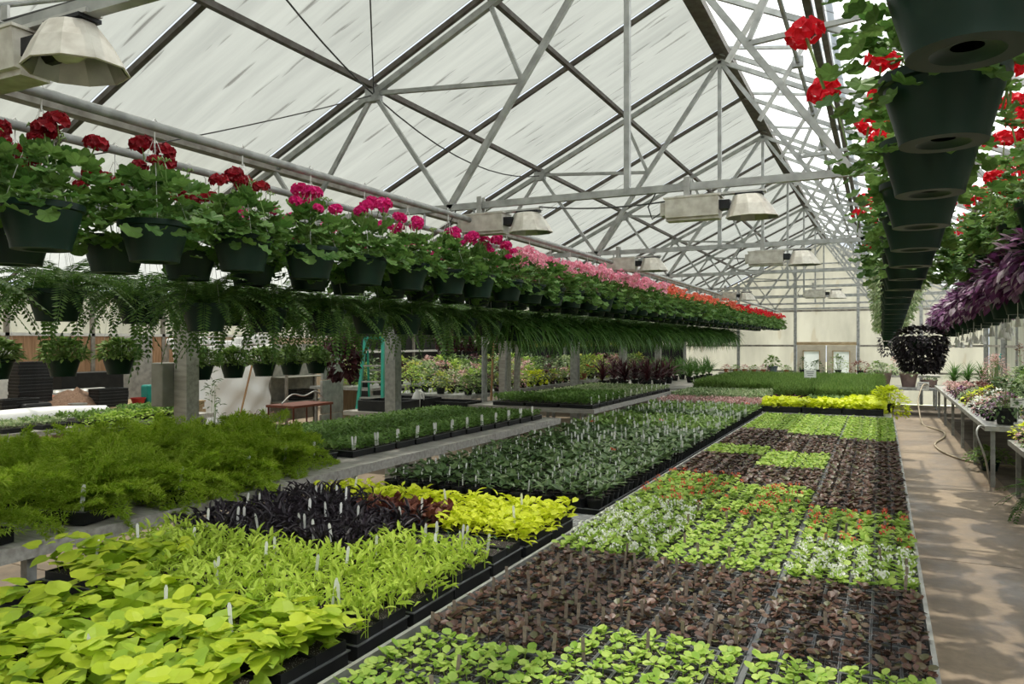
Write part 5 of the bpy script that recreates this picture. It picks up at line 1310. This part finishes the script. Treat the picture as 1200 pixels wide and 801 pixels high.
x_, y_ = bay((398 - 600) / 890, 17.0); boxy('plywood_sheet', 'pale plywood sheet leaning between the rack and ladder', 'board', 'ply', x_, y_, 0.0, 0.04, 1.5, 1.9, 0.15)
for k in range(3): boxy('concrete_sheet', 'pale grey sheet leaning behind the ladder, %s of three' % nth(k + 1), 'board', 'alu', -9.0, 11.0 + 0.02 * k, 0.0 + 0.61 * k, 0.05, 0.6, 0.6)
# burgundy hanging baskets
BG = trailing('foliage', TH, 320, 0.26, 0.18, 0.45, 0.09, ['burg', 'burg'], 0.9)
for i, (x, y, z) in enumerate([(-6.15, 7.75, -0.15), (-6.9, 11.6, 0.02), (-6.95, 12.2, 0.03), (-7.0, 12.8, 0.03), (-7.0, 13.6, 0.05), (-7.1, 14.3, 0.05)]):
    t = thing('burgundy_basket', 'trailing burgundy basket hanging beside the small bushy baskets' if i == 0 else 'burgundy hanging basket in the far bay, %s beyond the ladder' % nth(i), 'hanging basket', (x, y, H + z), 0, 'burgundy baskets')
    put('pot', POTS, t); put('hanger', hanger(0.13, 0.15, (1.05 if i == 0 else 0.95) - z), t); tag(put('foliage', BG, t, (0, 0, 0.14), (0, 0, U(0, 6)), (0.85, 0.85, 1.0 if i == 0 else 0.7)), kind='stuff')
PTH = trailing('foliage', TO, 320, 0.30, 0.20, 0.22, 0.09, ['pothos', 'gstem'], 1.0)
for k in range(16):
    t = thing('golden_basket', 'golden green hanging basket in the far bay, %s from the wooden post' % nth(k + 1), 'hanging basket', (-6.6 - 0.5 * (k % 2), 15.0 + 0.6 * k, H + 0.02), 0, 'golden green baskets in the far bay')
    put('pot', POTS, t); put('hanger', hanger(0.13, 0.15, 0.95), t); tag(put('foliage', PTH, t, (0, 0, 0.15), (0, 0, U(0, 6)), 1.05), kind='stuff')
rail(-6.9, H + 0.97, 10.5, 25, 'galvanised pipe carrying the far bay baskets')
# far bay bench plants
n = 0
mx = [('midgreen', 'green'), ('pinkleaf', 'pink'), ('pothos', 'golden'), ('darkgreen', 'dark green'), ('beggreen', 'light green'), ('pale', 'silvery'), ('burg', 'burgundy')]
for k in range(14):
    for c in range(3):
        n += 1; m, w = mx[(k * 3 + c * 2) % 7] if not (6 < k < 9 and c < 1) else ('yellow', 'yellow')
        potted('bench_plant', '%s pot plant on the far bay bench, %s counting from the ladder' % (w, nth(n)), 'potted plant', -6.9 - 0.6 * c, 12.35 + 0.4 * k, H - 0.978, 0.09, 0.12, 'black', (130, 0.24, 0.22 + 0.08 * c, 0.075, m, 'o', -0.2), None, 'pot plants on the far bay bench')
n = 0
for k in range(9):
    for c in range(2):
        n += 1; m, w = mx[(k * 2 + c * 3) % 7]
        potted('tall_plant', 'tall %s house plant near the end wall, %s along the last far bay bench' % (w, nth(n)), 'potted plant', -7.0 - 0.8 * c, 18.6 + 0.65 * k, H - 0.978, 0.12, 0.16, 'terra' if k % 3 == 0 else 'black', (150, 0.30, 0.45, 0.11, m, 'o', -0.2), None, 'house plants near the end wall', 'f_red' if (k == 1 and c == 0) else None, 5)
n = 0
for k in range(17):
    for c in range(2):
        n += 1; m, w = mx[(k * 3 + c * 4) % 7]
        potted('inner_bench_plant', '%s pot plant on the long inner bench, %s counting from its near end' % (w, nth(n)), 'potted plant', -10.1 - 0.8 * c, 13.5 + 0.64 * k, H - 0.978, 0.12, 0.16, 'black', (150, 0.30, 0.34 + 0.1 * c, 0.10, m, 'o', -0.2), None, 'pot plants on the long inner bench')
# white jug, posts, poles
t = thing('white_jug', 'white plastic jug with a looped handle behind the black tubs', 'jug', (-6.5, 10.0, H - 1.035))
MB().lathe([(0.0, 0), (0.08, 0.0), (0.085, 0.16), (0.05, 0.24), (0.025, 0.27), (0.025, 0.3)], 14).obj('jug_body', ['white'], t, None, None, True)
MB().tube(smooth_pts([(0.03, 0, 0.27), (0.10, 0, 0.25), (0.12, 0, 0.16), (0.085, 0, 0.1)]), 0.014, 6).obj('jug_handle', ['white'], t, None, None, True)
for i, (x, y, m, r) in enumerate([(-5.95, 11.2, 'galv', 0.05), (-6.0, 12.0, 'galv', 0.022), (-6.3, 12.05, 'copper', 0.02), (-5.95, 12.35, 'wood', 0.06)]):
    h_ = ZE - 0.02
    tag(MB().tube([(0.0, 0, 0), (0.0 + (0.12 if i > 0 else 0), 0, h_)], r, 8).obj('support_pole', [m], None, (x, y, 0)), ['pale round steel pole at the gutter line beyond the ladder', 'thin grey pole beside the wooden posts', 'slim tan stick leaning by the wooden post', 'rough weathered wooden pole at the gutter line'][i], 'pole')
# watering can under the timber bench
wc = thing('watering_can', 'white watering can under the end of the timber bench', 'watering can', (-3.75, 7.15, 0.42))
MB().lathe([(0.0, 0), (0.11, 0), (0.10, 0.18), (0.07, 0.24), (0.06, 0.245)], 16).obj('can_body', ['white'], wc, None, None, True)
MB().tube(smooth_pts([(-0.09, -0.05, 0.04), (-0.2, -0.1, 0.1), (-0.28, -0.16, 0.24)]), 0.018, 8).obj('spout', ['white'], wc, None, None, True)
MB().tube(smooth_pts([(0.06, 0.02, 0.23), (0.14, 0.05, 0.26), (0.15, 0.06, 0.14), (0.1, 0.04, 0.06)]), 0.011, 6).obj('can_handle', ['white'], wc, None, None, True)
boxy('upturned_crate', 'dark crate on the floor under the timber bench', 'crate', 'black', -3.85, 7.1, 0.0, 0.45, 0.5, 0.42)
# dark cloth corner by the lime flats
BRN = tuft(TH, 200, 0.075, ['begbronze'], w=0.24, d=0.14, z0=0.08, z1=0.15, pit=(-.2, .7))
flat('foliage_flat', 'flat of dark brown leaved vine at the corner of the mesh bench', 'plant flat', -2.91, 1.32, ZB_ + 0.002, BRN, None, 0, SPT)
for k in range(3):
    o = put('empty_tray', SPT, None, (-2.91, 1.70 + 0.34 * k * 0.98, ZB_ + 0.002)); tag(o, 'empty black tray beside the broad lime leaves, %s from the dark brown vine' % nth(k + 1), 'tray')
# black weed cloth heaped under timber bench
boxy('dark_sheeting', 'black sheeting on the floor between the benches', 'sheeting', 'black', -3.45, 3.2, 0.0, 0.35, 2.2, 0.18, 0.0, 0.08)
